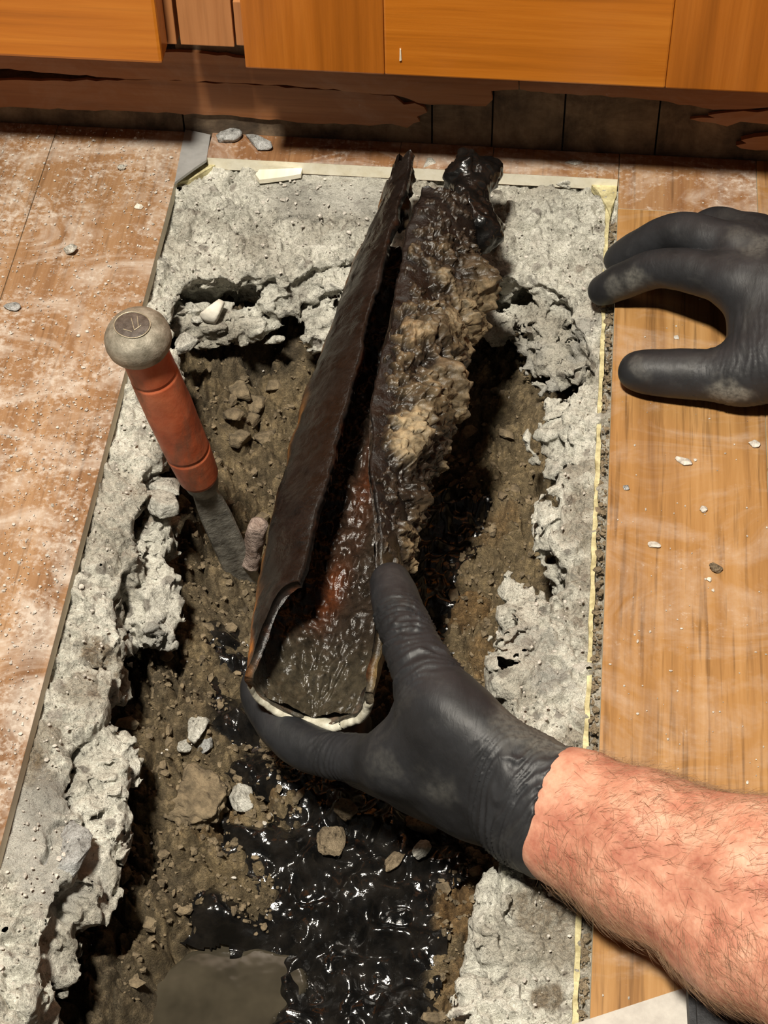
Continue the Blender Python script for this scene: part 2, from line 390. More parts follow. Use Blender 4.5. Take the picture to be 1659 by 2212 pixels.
# yellow underlay edge along the right and at the back corners
under = prism('underlay_strip', ragged([(XR - .0078, -.9), (XR - .0052, -.9), (XR - .0046, .285), (XR - .0070, .285)], .006, .0005, 3), -.0125, -.0080, YELLOW)
tag(under, 'thin pale yellow underlay strip along the right cut edge of planks', 'underlay')
tl = [P(x, y, -.007)[:2] for x, y in ((376, 402), (378, 388), (420, 362), (448, 344), (478, 350), (452, 366), (415, 388))]
tag(prism('underlay_scrap', ragged(tl, .006, .0008, 5), -.0118, -.0062, YELLOW), 'torn yellow underlay scrap at back left corner beside grey tape', 'underlay')
tr = [P(x, y, -.007)[:2] for x, y in ((1262, 372), (1330, 378), (1338, 392), (1318, 470), (1300, 430))]
tag(prism('underlay_scrap', ragged(tr, .006, .0010, 6), -.0118, -.0062, YELLOW), 'torn yellow underlay triangle at back right corner of the cut', 'underlay')
ts = [P(x, y, -.006)[:2] for x, y in ((552, 378), (560, 368), (600, 367), (654, 364), (650, 378), (600, 386), (560, 390))]
tag(prism('wood_chip', ragged(ts, .006, .0005, 7), -.0085, -.0052, W_CORE), 'pale yellow wood sliver lying on bare concrete near the back edge', 'chip')
tp = [P(x, y, .0008)[:2] for x, y in ((400, 279), (455, 291), (446, 345), (420, 362), (377, 394))]
tag(prism('tape_strip', ragged(tp, .02, .0004, 8), -.0012, .0008, TAPE), 'smooth grey tape patch at back left corner of the cut', 'tape')

# ------------------------------------------------------------------ concrete slab with its broken hole
HOLE_PX = [(375, 671), (388, 629), (395, 613), (431, 607), (473, 617), (479, 607), (495, 615), (517, 617), (535, 603), (551, 599), (578, 599), (587, 615), (625, 610), (639, 593), (686, 577), (722, 565), (756, 558),
 (800, 552), (860, 560), (920, 560), (990, 575), (1040, 600), (1085, 603), (1098, 597), (1141, 605), (1173, 621), (1219, 640), (1227, 647), (1230, 673), (1241, 699), (1258, 712), (1267, 744), (1282, 768), (1275, 794), (1256, 814), (1236, 833), (1226, 857), (1215, 877), (1212, 892), (1222, 915), (1230, 940), (1234, 961), (1236, 990), (1213, 1003), (1203, 1022),
 (1200, 1048), (1204, 1067), (1202, 1095), (1193, 1121), (1177, 1156), (1184, 1189), (1208, 1202), (1223, 1206), (1233, 1235), (1217, 1258), (1206, 1269), (1178, 1271), (1152, 1278), (1134, 1295), (1117, 1310), (1108, 1341), (1106, 1380), (1095, 1419), (1096, 1456), (1095, 1480), (1105, 1530), (1120, 1600), (1110, 1700), (1085, 1800), (1075, 1880),
 (1078, 1924), (1066, 1952), (1058, 2006), (1074, 2046), (1095, 2083), (1099, 2116), (1054, 2137), (1017, 2157), (1015, 2186), (1000, 2212), (990, 2300), (985, 2420),
 (20, 2420), (30, 2300), (52, 2212), (75, 2170), (85, 2144), (78, 2105), (76, 2090), (93, 2054), (103, 2012), (107, 1950), (122, 1927), (155, 1893), (184, 1834), (181, 1808), (171, 1787), (166, 1762), (145, 1725), (140, 1692), (140, 1674), (151, 1657), (164, 1619), (169, 1596), (197, 1578), (212, 1553), (232, 1513), (247, 1472), (232, 1429), (227, 1416), (242, 1399), (265, 1368), (250, 1343), (247, 1320), (250, 1282), (263, 1272), (259, 1249), (270, 1234), (293, 1209), (299, 1184), (288, 1158), (280, 1138), (303, 1100), (327, 1064), (313, 1021), (327, 995), (352, 985), (372, 930), (388, 860), (398, 790), (380, 735), (374, 700)]
ZT = -.0105
HOLE = np.array([P(x, y, ZT)[:2] for x, y in HOLE_PX])
hs = .0014
gx = np.arange(-.198, .163, hs); gy = np.arange(-.398, .3175, hs); gz = np.arange(-.090, -.0035, hs)
GX, GY = np.meshgrid(gx, gy, indexing='ij')
SD = poly_sd(GX, GY, HOLE)
p2 = np.stack([GX, GY, np.zeros_like(GX)], -1)
SD = SD + fbm(p2, 90, 3, 11) * .0022 + fbm(p2, 260, 2, 15) * .0011
# surface height: smooth floated concrete, chipped and scabbed zones, fallen edge
flat = np.zeros_like(GX)
for (px, py, r) in ((650, 420, .035), (780, 430, .03), (720, 400, .03), (60, 1800, .03), (90, 1720, .02), (90, 1880, .02), (1255, 680, .012)):
    c = P(px, py, ZT); flat = np.maximum(flat, 1 - sstep(r * .6, r, np.hypot((GX - c[0]) * 1.2, GY - c[1]) + fbm(p2, 60, 2, 31) * .006))
w1, w2, wc = worley(GX + fbm(p2, 70, 2, 21) * .004, GY + fbm(p2, 70, 2, 22) * .004, 75, 5)
v1, v2, vc = worley(GX + fbm(p2, 200, 2, 24) * .002, GY * .8, 230, 8); u1, u2, uc = worley(GX, GY, 430, 9)
rough = (1 - .85 * flat)
top = ZT + rough * ((wc - .5) * .0058 + (vc - .5) * .0044 + (uc - .5) * .0016 + fbm(p2, 45, 3, 41) * .0016 + fbm(p2, 220, 3, 44) * .0014 - .0020 * (1 - sstep(0, .08, w2 - w1)) + (.35 - v1) * .0016)
edge = sstep(.022, .0, SD); top = top - edge * np.clip(fbm(p2, 60, 3, 51) + .3, 0, 1) * .0065 - sstep(.007, 0, SD) * .0022
CRK = [[(430, 446), (462, 424), (482, 410), (500, 385), (545, 356)], [(500, 492), (560, 480), (620, 464), (745, 472)], [(1160, 402), (1210, 416), (1250, 410), (1262, 372)], [(1190, 450), (1228, 456)], [(340, 640), (352, 590), (372, 560)], [(240, 1240), (262, 1180), (300, 1150)], [(90, 1860), (112, 1790), (118, 1770), (150, 1760)], [(0, 2140), (52, 2195)], [(1130, 1330), (1180, 1320), (1230, 1340)], [(1240, 980), (1262, 1000)], [(180, 1420), (232, 1440)]]
def poly_line(x, y, pts, z):
    d = np.full(x.shape, 1.0); w = [P(a, b, z)[:2] for a, b in pts]
    for (ax, ay), (bx_, by_) in zip(w[:-1], w[1:]):
        ex, ey = bx_ - ax, by_ - ay; t = np.clip(((x - ax) * ex + (y - ay) * ey) / (ex * ex + ey * ey), 0, 1); d = np.minimum(d, np.hypot(x - ax - t * ex, y - ay - t * ey))
    return d
jx = GX + fbm(p2, 120, 2, 55) * .002
for q in CRK: top = top - .0075 * np.exp(-(poly_line(jx, GY, q, ZT) / .0011) ** 2)
# undercut by depth: strong at the back and left, weak at the right
und = np.where(GX < 0, .016, .007) + sstep(.10, .17, GY) * .016
und = und * (1 + .7 * fbm(p2, 35, 2, 61))
ledges = [(215, 1690, -.034, .014, .022, .012), (185, 1625, -.030, .012, .014, .010), (175, 1925, -.040, .013, .019, .012), (320, 1330, -.046, .012, .017, .010), (345, 1285, -.048, .008, .012, .009), (112, 2040, -.040, .010, .014, .012), (225, 1790, -.040, .010, .016, .010),
          (1110, 690, -.044, .022, .013, .010), (1165, 700, -.040, .014, .014, .010), (1190, 760, -.046, .014, .017, .009), (1225, 800, -.046, .010, .012, .008), (1205, 930, -.032, .012, .013, .010), (1220, 975, -.036, .008, .014, .010), (1190, 1140, -.028, .008, .015, .014), (1120, 1360, -.026, .008, .018, .012),
          (1062, 2095, -.034, .011, .012, .010), (1040, 2170, -.026, .014, .013, .012), (1068, 2010, -.024, .007, .018, .012), (1110, 1440, -.022, .010, .016, .012), (660, 610, -.030, .03, .010, .009), (605, 640, -.032, .011, .010, .008), (470, 700, -.046, .030, .008, .007), (700, 690, -.050, .012, .018, .010), (235, 1450, -.034, .008, .018, .012), (330, 1180, -.045, .009, .020, .010)]
L = [(P(a, b, c), d, e, f) for a, b, c, d, e, f in ledges]
vol = np.empty((len(gx), len(gy), len(gz)), np.float32)
near = (SD > -.03) & (SD < .045)
nx_, ny_ = GX[near], GY[near]
for k, z in enumerate(gz):
    p3 = np.stack([nx_, ny_, np.full_like(nx_, z)], -1); dep = np.clip((ZT - z) / .065, 0, 1)
    wj = fbm(p3, 60, 2, 73) * .007
    _, _, k1 = worley(nx_ + z * .9 + wj, ny_ - z * .7 + wj, 62, 25); _, _, k2 = worley(nx_ - z * 1.1 + wj * .5, ny_ + z * .8, 150, 27)
    nn_ = fbm(p3, 150, 2, 71) * .30 + (k1 - .5) * 1.7 + (k2 - .5) * .9
    n3 = np.zeros_like(GX); n3[near] = nn_
    lat = und * dep ** .8 * 1.0 + n3 * .0058 * sstep(0, .22, dep) - SD
    d = np.maximum(lat, z - top)
    for c, rx, ry, rz in L:
        if abs(z - c[2]) > rz + .006: continue
        q = (np.abs((GX - c[0]) / rx) ** 3 + np.abs((GY - c[1]) / ry) ** 3 + abs((z - c[2]) / rz) ** 3) ** (1 / 3)
        d = np.minimum(d, (q - 1) * min(rx, ry, rz) + n3 * .0056)
    d = np.maximum(d, -.082 - z)
    vol[:, :, k] = d
for a in (0, -1):
    vol[a, :, :] = np.maximum(vol[a, :, :], .001); vol[:, a, :] = np.maximum(vol[:, a, :], .001)
vol[:, :, 0] = np.maximum(vol[:, :, 0], .001)
v, f = surfnets(vol, (gx[0], gy[0], gz[0]), hs)
del vol
pp = v.astype(np.float32); v = v + (fbm(pp, 330, 2, 81) * .0006)[:, None] * np.array([.5, .5, 1])
dirt = np.zeros(len(v)); sm = np.zeros(len(v))
def blobmask(v, items, zref, seed, soft=.5):
    m = np.zeros(len(v)); n = fbm(v.astype(np.float32), 110, 3, seed) * .006
    for px, py, r, a in items:
        c = P(px, py, zref); m = np.maximum(m, a * (1 - sstep(r * soft, r, np.hypot(v[:, 0] - c[0], v[:, 1] - c[1]) + n)))
    return m
dirt = blobmask(v, [(215, 1400, .013, .9), (180, 1480, .016, .6), (60, 1640, .016, .9), (110, 1580, .010, .6), (90, 1680, .012, .8), (300, 1050, .012, .5), (250, 1200, .014, .35), (1262, 1000, .014, .55), (1265, 1080, .016, .6), (1265, 1150, .018, .6), (1270, 1230, .016, .6), (1270, 1320, .014, .4), (1180, 1950, .024, .85), (1220, 2030, .02, .7), (1190, 2140, .010, .9), (1250, 1600, .012, .6), (430, 420, .012, .25), (1240, 2080, .014, .5), (1285, 1560, .012, .6), (1290, 1400, .010, .5)], ZT, 91)
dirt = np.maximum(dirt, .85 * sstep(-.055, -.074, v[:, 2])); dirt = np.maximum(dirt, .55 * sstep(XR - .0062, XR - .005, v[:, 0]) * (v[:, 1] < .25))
dirt = np.maximum(dirt, .42 * sstep(.05, .7, fbm(v.astype(np.float32), 24, 3, 97)))
sm = blobmask(v, [(650, 420, .03, .55), (780, 430, .028, .6), (720, 395, .03, .5), (60, 1800, .028, 1), (90, 1730, .02, .9), (95, 1880, .022, .9), (1260, 690, .012, .8), (1150, 1400, .014, .5), (1190, 1470, .014, .9), (1110, 690, .022, .8), (1190, 760, .016, .8), (330, 1320, .02, .9), (170, 1845, .012, .5), (345, 560, .008, .6), (430, 1180, .02, .3)], ZT, 95)
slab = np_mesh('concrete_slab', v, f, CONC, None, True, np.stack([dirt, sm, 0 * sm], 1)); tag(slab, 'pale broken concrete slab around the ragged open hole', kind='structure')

# ------------------------------------------------------------------ soil bed in the hole
SOIL_PTS = [(430, 680, -.055), (520, 660, -.050), (650, 640, -.045), (740, 620, -.05), (600, 760, -.078), (450, 780, -.070), (680, 760, -.08), (560, 880, -.098), (520, 1000, -.102), (640, 900, -.10), (430, 1050, -.096), (420, 1200, -.088), (380, 1400, -.082), (330, 1500, -.078), (350, 1700, -.082), (300, 1900, -.085), (250, 2100, -.092), (350, 2150, -.102),
 (560, 1350, -.100), (560, 1500, -.100), (470, 1700, -.096), (560, 1750, -.100), (480, 1950, -.104), (700, 1950, -.116), (800, 2100, -.122), (560, 2150, -.131), (480, 2160, -.130), (400, 2190, -.128), (630, 2120, -.130), (650, 2212, -.132), (1000, 1980, -.096), (1045, 2100, -.09), (960, 2150, -.10), (960, 1500, -.104), (1000, 1450, -.100), (1060, 1300, -.096), (1130, 1200, -.090), (1100, 1000, -.090), (1150, 850, -.080), (1190, 820, -.066), (1100, 740, -.080), (1080, 700, -.076), (960, 1150, -.112), (960, 1000, -.115), (800, 800, -.12), (800, 1200, -.12), (800, 1700, -.115), (950, 1750, -.11), (280, 1500, -.084), (200, 1900, -.09), (130, 2200, -.095)]
sp = np.array([P(*q) for q in SOIL_PTS])
ss = .0010
sx = np.arange(-.178, .140, ss); sy = np.arange(-.385, .312, ss); SX, SY = np.meshgrid(sx, sy, indexing='ij')
num = np.zeros_like(SX); den = np.zeros_like(SX)
for q in sp:
    w = 1 / (((SX - q[0]) ** 2 + (SY - q[1]) ** 2) + 6e-5) ** 2; num += w * q[2]; den += w
BASE = num / den
def blur(a, n):
    for ax_ in (0, 1):
        p_ = np.pad(a, [(n + 1, n) if k == ax_ else (0, 0) for k in (0, 1)], 'edge'); c_ = np.cumsum(p_, ax_)
        hi_, lo_ = [slice(None)] * 2, [slice(None)] * 2; hi_[ax_] = slice(2 * n + 1, None); lo_[ax_] = slice(0, -2 * n - 1); a = (c_[tuple(hi_)] - c_[tuple(lo_)]) / (2 * n + 1)
    return a
BASE = blur(blur(BASE, 9), 9)
q2 = np.stack([SX, SY, np.zeros_like(SX)], -1).astype(np.float32)
wx, wy = SX + fbm(q2, 50, 2, 101) * .006, SY + fbm(q2, 50, 2, 102) * .006
e1_, e2_, ec_ = worley(wx, wy, 210, 16)
a1, a2, ac = worley(wx * .8, wy, 48, 12); b1, b2, bc = worley(wx, wy, 120, 14); c1, c2, cc = worley(SX, SY, 330, 17)
crk = sstep(0, .10, a2 - a1); amt = .35 + .65 * sstep(-.2, .35, fbm(q2, 22, 2, 111))
plate = (.42 - a1) * .020 * amt + (.42 - b1) * .0085 + (.42 - e1_) * .0050 + (.42 - c1) * .0028 + (ac - .5) * .0050 + (bc - .5) * .0026 + (ec_ - .5) * .0012
ZS = BASE + fbm(q2, 16, 3, 121) * .005 + plate + fbm(q2, 150, 3, 123) * .0022 + fbm(q2, 420, 2, 127) * .0009 - (1 - crk) * .0060 * amt - (1 - sstep(0, .14, b2 - b1)) * .0020
# step ridges along the left wall
lw = sstep(P(430, 1500, -.085)[0], P(300, 1500, -.085)[0], SX); ZS = ZS + lw * (.0022 * np.sin(wx * 620 + fbm(q2, 14, 2, 131) * 5))
# ridge shelves of the back wall
bw = sstep(P(600, 800, -.08)[1], P(600, 690, -.06)[1], SY) * (SX < .0); ZS = ZS + bw * .0022 * np.sin(wy * 900 + SX * 150 + fbm(q2, 20, 2, 141) * 4)
SCR = [[(345, 1780), (325, 1830), (330, 1860), (300, 1900)], [(395, 1260), (380, 1420), (385, 1520), (340, 1570), (315, 1585)], [(300, 1990), (270, 2010), (255, 2110), (215, 2190)], [(385, 1960), (370, 2020), (365, 2060)], [(1020, 1930), (1035, 1980), (1000, 2100), (975, 2170)], [(1170, 860), (1180, 910), (1195, 930)], [(545, 825), (600, 785), (640, 745), (665, 715)], [(480, 960), (500, 1040), (490, 1100)], [(1060, 900), (1100, 915), (1140, 905)], [(1010, 920), (1050, 915)], [(420, 1790), (480, 1765), (520, 1710)], [(450, 1100), (440, 1200), (430, 1260)], [(410, 1090), (405, 1180)], [(430, 700), (520, 685), (590, 655)], [(340, 1640), (345, 1720)], [(250, 2000), (240, 2080)], [(1150, 1010), (1165, 1060)], [(1130, 1120), (1160, 1100)]]
jx, jy = SX + fbm(q2, 110, 2, 145) * .004, SY + fbm(q2, 110, 2, 147) * .004
for k, q in enumerate(SCR): ZS = ZS - (.022 if k == 6 else .012) * np.exp(-(poly_line(jx, jy, q, -.092) / (.0042 if k == 6 else .0016)) ** 2)
pud = [P(x, y, -.1195)[:2] for x, y in ((250, 2360), (280, 2230), (330, 2120), (400, 2060), (470, 2050), (560, 2040), (620, 2045), (650, 2065), (655, 2105), (640, 2170), (610, 2220), (600, 2360))]
dP = poly_sd(SX, SY, pud) + fbm(q2, 45, 3, 211) * .007
ZS = ZS + sstep(.004, -.008, dP) * .85 * (-.1245 - ZS)
# colours of the ground
def smask(items, seed, soft=.45):
    m = np.zeros_like(SX); n = fbm(q2, 70, 3, seed) * .009
    for px, py, r, a, z in items:
        c = P(px, py, z); m = np.maximum(m, a * (1 - sstep(r * soft, r, np.hypot(SX - c[0], SY - c[1]) + n)))
    return m
olive = np.array([.185, .146, .090]); dark = np.array([.098, .081, .057]); tan = np.array([.275, .215, .124]); orange = np.array([.26, .145, .050]); black = np.array([.010, .009, .008])
colr = olive + (tan - olive) * np.clip(.35 + .5 * fbm(q2, 26, 3, 151), 0, 1)[..., None]
colr = colr * (.72 + .56 * bc)[..., None] * (.85 + .3 * cc)[..., None]
def tint(m, c):
    global colr
    colr = colr + (c - colr) * m[..., None]
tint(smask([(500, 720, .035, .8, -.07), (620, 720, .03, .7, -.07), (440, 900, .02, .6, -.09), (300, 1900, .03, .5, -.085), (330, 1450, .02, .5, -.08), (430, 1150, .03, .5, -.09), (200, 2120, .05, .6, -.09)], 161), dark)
tint(smask([(1090, 1000, .035, .55, -.09), (1080, 1200, .04, .6, -.095), (1040, 1380, .03, .6, -.1), (560, 1700, .03, .5, -.1), (510, 1830, .03, .45, -.1), (640, 1640, .02, .5, -.1)], 171), tan)
tint(smask([(1000, 1320, .016, .55, -.1), (1060, 1120, .02, .35, -.09), (990, 1960, .028, .6, -.095), (1010, 2080, .026, .35, -.09), (580, 1690, .016, .4, -.1), (540, 2020, .012, .5, -.104), (480, 1780, .014, .4, -.1), (1040, 1420, .014, .4, -.1)], 181), orange)
SLP = [(630, 1670), (700, 1650), (790, 1690), (870, 1740), (960, 1790), (1005, 1830), (995, 1880), (930, 1935), (925, 2050), (920, 2212), (915, 2330), (420, 2330), (520, 2212), (560, 2150), (455, 2130), (462, 2090), (500, 2060), (600, 2040), (622, 1965), (592, 1905), (535, 1860), (520, 1822), (585, 1842), (640, 1825), (648, 1765)]
SLP2 = [[(905, 1060), (985, 1040), (1010, 1090), (1000, 1180), (950, 1230), (960, 1330), (940, 1400), (890, 1400), (880, 1200)], [(482, 1560), (520, 1530), (556, 1540), (552, 1590), (520, 1622), (486, 1604)], [(532, 1645), (560, 1640), (562, 1690), (540, 1694)], [(462, 1390), (490, 1376), (510, 1400), (480, 1425)], [(430, 1985), (470, 1960), (480, 1985), (450, 2000)], [(480, 1435), (515, 1425), (530, 1460), (500, 1470)]]
dS = poly_sd(SX, SY, [P(x, y, -.113)[:2] for x, y in SLP])
for k, q in enumerate(SLP2): dS = np.minimum(dS, poly_sd(SX, SY, [P(x, y, -.100)[:2] for x, y in q]) )
dS = dS + fbm(q2, 80, 3, 191) * .0045 + .010 * sstep(.002, -.012, dP) * sstep(P(640, 2130, -.12)[0], P(560, 2130, -.12)[0], SX)
wet = sstep(.008, -.002, dS); ZS = ZS + wet * .75 * (BASE + fbm(q2, 16, 3, 121) * .006 - .0015 - ZS); tint(wet * .98, black)
puddle_wet = smask([(480, 2150, .045, .8, -.118), (620, 2120, .04, .8, -.118)], 195); tint(puddle_wet * .5, dark)
alpha = np.clip(wet + .7 * puddle_wet + smask([(480, 1960, .012, .8, -.1), (560, 1600, .02, .4, -.1)], 197), 0, 1)
vv = np.stack([SX, SY, ZS], -1).reshape(-1, 3)
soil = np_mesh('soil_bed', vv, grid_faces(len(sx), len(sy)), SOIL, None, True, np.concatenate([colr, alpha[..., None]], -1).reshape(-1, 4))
tag(soil, 'crumbly brown soil exposed inside the hole', kind='structure')
def soil_z(x, y):
    return ZTOP[min(max(int((x - sx[0]) / ss), 0), len(sx) - 1), min(max(int((y - sy[0]) / ss), 0), len(sy) - 1)]
def on_soil(px, py):
    z = -.1
    for _ in range(12): w = P(px, py, z); z = .5 * z + .5 * soil_z(w[0], w[1])
    return P(px, py, z)

# black sludge lying on the soil
d1, d2, dc = worley(wx, wy, 44, 19)
ZL = BASE + fbm(q2, 16, 3, 121) * .006 + np.clip(-dS, -.01, .012) * .55 + fbm(q2, 45, 3, 201) * .0055 + (.5 - d1) * .008 + np.abs(fbm(q2, 80, 2, 205)) * .0050 + .0005
lump = smask([(740, 1800, .016, 1, -.11), (830, 1800, .02, 1, -.11), (760, 1990, .026, 1, -.116), (830, 1940, .02, 1, -.115), (520, 1575, .012, .8, -.1)], 207, .1); ZL = ZL + lump * .008
keep = (ZL > ZS - .004) & (dS < .012)
ZTOP = np.where(keep, np.maximum(ZS, ZL), ZS)
kf = keep[:-1, :-1] & keep[1:, :-1] & keep[1:, 1:] & keep[:-1, 1:]
fa = grid_faces(len(sx), len(sy))[kf.reshape(-1)]
uq, inv = np.unique(fa, return_inverse=True)
vl = np.stack([SX, SY, ZL], -1).reshape(-1, 3)[uq]
tag(np_mesh('black_sludge', vl, inv.reshape(-1, 4), SLUDGE, None, True), 'shiny wet black sludge spread over the soil in the hole', 'sludge', kind='stuff')
keep = (dP < 0) & (ZS < -.1165)
kf = keep[:-1, :-1] & keep[1:, :-1] & keep[1:, 1:] & keep[:-1, 1:]; fa = grid_faces(len(sx), len(sy))[kf.reshape(-1)]; uq, inv = np.unique(fa, return_inverse=True)
vl = np.stack([SX, SY, np.full_like(SX, -.1195) - .004 * sstep(-.003, 0, dP)], -1).reshape(-1, 3)[uq]
tag(np_mesh('muddy_puddle', vl, inv.reshape(-1, 4), WATER), 'shallow murky brown water puddle at the bottom of the hole', 'puddle', kind='stuff')

# ------------------------------------------------------------------ cabinets
YD, YF, ZD = .2562, .2762, .0980
xdl, xdr = -.1577, -.1076
x_st = PY(830, 120, YD)[0]; x_st2 = PY(1441, 150, YD)[0]
cl = empty('base_cabinet', (-.40, .50, 0)); tag(cl, 'orange varnished base cabinet left of the narrow face frame strip', 'cabinet', 'kitchen base cabinets')
adopt(box_mesh('body', (-.80, YF + .0185, ZD + .001), (-.1545, .85, .86), .001, [W_FRAME]), cl)
adopt(box_mesh('face_frame', (-.80, YF, ZD), (PY(378, 50, YF)[0] - .0004, YF + .018, .86), .0007, [W_FRAME]), cl)
d = adopt(box_mesh('door', (-.70, YD, ZD), (xdl, YF - .0008, .80), .0022, [W_DOOR_H]), cl)
cr = empty('base_cabinet', (.22, .50, 0)); tag(cr, 'orange varnished base cabinet with framed door right of the strip', 'cabinet', 'kitchen base cabinets')
adopt(box_mesh('body', (-.1470, YF + .0185, ZD + .001), (.80, .85, .86), .001, [W_FRAME]), cr)
adopt(box_mesh('face_frame', (PY(385, 50, YF)[0], YF, ZD), (PY(500, 50, YF)[0] + .0005, YF + .018, .86), .0007, [W_FRAME]), cr)
adopt(box_mesh('bottom_rail', (PY(502, 50, YF)[0] + .001, YF + .001, ZD + .0006), (.80, YF + .018, .13), .0007, [W_FRAME]), cr)
dr = empty('door', (.05, YD, .4)); adopt(dr, cr)
def dpart(n, lo, hi, m):
    o = box_mesh(n, lo, hi, .0012, [m]); o.parent = dr; o.matrix_parent_inverse = Matrix.Translation(-Vector((.05, YD, .4)))
dpart('stile', (xdr, YD, ZD), (x_st - .0001, YF - .0008, .80), W_DOOR_V)
dpart('stile', (x_st2 + .0001, YD, ZD), (x_st2 + .086, YF - .0008, .80), W_DOOR_V)
dpart('rail', (x_st, YD + .0002, ZD), (x_st2, YF - .0008, ZD + .105), W_DOOR_H)
dpart('rail', (x_st, YD + .0002, .70), (x_st2, YF - .0008, .80), W_DOOR_H)
dpart('panel', (x_st, YD + .008, ZD + .1055), (x_st2, YF - .003, .6995), W_DOOR_H)

# toe kick: old boards, veneer face peeling off
kick = empty('toe_kick', (0, YK, 0)); tag(kick, 'stained wooden toe kick with torn veneer under the cabinets', 'toe kick')
def kpart(o): return adopt(o, kick)
kx = [-.80] + [PY(x, 280, YK)[0] for x in (398, 933, 1063, 1217, 1420)] + [.80]
kb = bpy.data.objects
for k, (a, b) in enumerate(zip(kx[:-1], kx[1:])):     # leftmost board is shaped lower so the open gap above it shades to black
    kpart(box_mesh('kick_board', (a + .0005, YK, -.004), (b - .0005, YK + .014, PY(0, 176, YK)[2] if k == 0 else .0985), .0006, [MOULD]))
def kz(pl): return [(q[0], q[2]) for q in (PY(x, y, YK - .003) for x, y in pl)]
def vene(name, pl, seed, t=.0024, y=YK - .0004, top=None):
    kpart(prism(name, ragged(kz(pl), .006, .0009, seed), y - t, y, W_VENEER, None, 'y'))
vene('veneer', [(-400, 215), (0, 232), (250, 240), (340, 244), (460, 249), (520, 253), (700, 268), (800, 272), (845, 268), (880, 277), (893, 266), (907, 263), (900, 252), (922, 244), (917, 232), (896, 224), (872, 226), (850, 208), (760, 196), (640, 190), (380, 174), (230, 174), (110, 174), (0, 174), (-400, 162)], 21)
vene('veneer', [(-400, 128), (0, 148), (110, 157), (230, 167), (380, 172), (640, 186), (850, 204), (905, 222), (980, 226), (1050, 228), (1064, 214), (1060, 196), (1120, 192), (1120, 168), (980, 155), (640, 132), (380, 112), (0, 100), (-400, 80)], 22, .003)
vene('veneer', [(1122, 193), (1215, 202), (1300, 206), (1420, 216), (1540, 236), (1659, 232), (2200, 250), (2200, 190), (1659, 176), (1300, 172), (1122, 166)], 23, .0028)
vene('veneer', [(1490, 258), (1545, 256), (1530, 250), (1580, 243), (1659, 240), (2200, 262), (2200, 285), (1659, 270), (1600, 264), (1570, 273), (1540, 265)], 24)
vene('veneer', [(1590, 312), (1612, 306), (1600, 300), (1630, 294), (1659, 290), (2200, 315), (2200, 345), (1659, 322), (1600, 318)], 25, .004)

# ------------------------------------------------------------------ the split cast-iron pipe
PN, PF, RP, WALL = P(671, 1480, .010), P(925, 505, .027), .0332, .0050
AX = PF - PN; LP = np.linalg.norm(AX); AX = AX / LP
E1 = np.cross(AX, [0, 0, 1.0]); E1 /= np.linalg.norm(E1); E2 = np.cross(E1, AX)
def deg(a): return np.radians(a)
def phi_r(s): return np.interp(s, [0, .06, .14, .24, .36, .5, .75, 1.0], [88, 80, 60, 38, 14, -2, -7, -9])
def phi_l(s): return np.interp(s, [0, .2, .5, .8, 1.0], [342, 341, 340, 338, 334])
NS, NU = 330, 170
u = np.linspace(0, 1, NU); sv = np.linspace(0, 1, NS)
pipe = empty('cracked_pipe', tuple(PN)); tag(pipe, 'split rusty cast iron drain pipe held in the lower gloved hand', 'pipe')
def bulge(s, ph): return .0105 * np.sin(np.pi * np.clip(s, 0, 1)) ** .8 * np.exp(-((ph - 272) / 55) ** 2)
def s_range(ph, n1, n2):
    s0 = -.012 + .125 * sstep(283, 338, ph) + n1 * .006
    s0 = s0 + np.where(ph < 110, .02 * sstep(110, 60, ph), 0)
    s1 = 1.0 + .105 * sstep(268, 292, ph) * (1 + .3 * n2) + n2 * .012 + np.where(ph < 75, .02 * sstep(75, 30, ph), 0)
    return s0, s1
def shell(rad_fn, flip):
    S = np.repeat(sv[:, None], NU, 1); U = np.repeat(u[None, :], NS, 0)
    ph = phi_r(S) + U * (phi_l(S) - phi_r(S))
    nz = np.stack([ph * .05, S * 0 + 3.1, S * 0], -1); n1 = fbm(nz, 1.0, 3, 301); n2 = fbm(nz + 9, 1.6, 3, 305)
    s0, s1 = s_range(ph, n1, n2); SS = s0 + S * (s1 - s0)
    # jagged slot lips
    jag = fbm(np.stack([SS * 9, (U > .5) * 4.0, SS * 0 + 1.7], -1), 1.0, 5, 311, .6) * 5
    ph = ph + jag * (sstep(.12, 0, U) + sstep(.88, 1, U))
    R = rad_fn(SS, ph)
    pr = deg(ph); pos = PN + AX * (SS * LP)[..., None] + E1 * (R * np.sin(pr))[..., None] + E2 * (R * np.cos(pr))[..., None]
    return pos, SS, ph
def rad_out(S, ph):
    q = np.stack([S * LP, np.sin(deg(ph)) * RP, np.cos(deg(ph)) * RP], -1)
    return RP + bulge(S, ph) + fbm(q, 55, 4, 321) * .0017 + .0035 * sstep(300, 340, ph) * sstep(0, .2, S)
def rad_in(S, ph):
    q = np.stack([S * LP, np.sin(deg(ph)) * RP, np.cos(deg(ph)) * RP], -1)
    return RP + bulge(S, ph) - WALL + fbm(q, 80, 4, 325) * .0016 + .0035 * sstep(300, 340, ph) * sstep(0, .2, S)
po, So, pho = shell(rad_out, 0); pi_, Si, phi_ = shell(rad_in, 1)
ring = np.concatenate([po, pi_[:, ::-1]], 1)                     # one closed loop per section
NV = 2 * NU; vr = ring.reshape(-1, 3); fr = grid_faces(NS, NV, True)
capq = lambda row: np.array([[row * NV + k, row * NV + k + 1, row * NV + NV - 2 - k, row * NV + NV - 1 - k] for k in range(NU - 1)])
fr = np.concatenate([fr, capq(0)[:, ::-1], capq(NS - 1)])
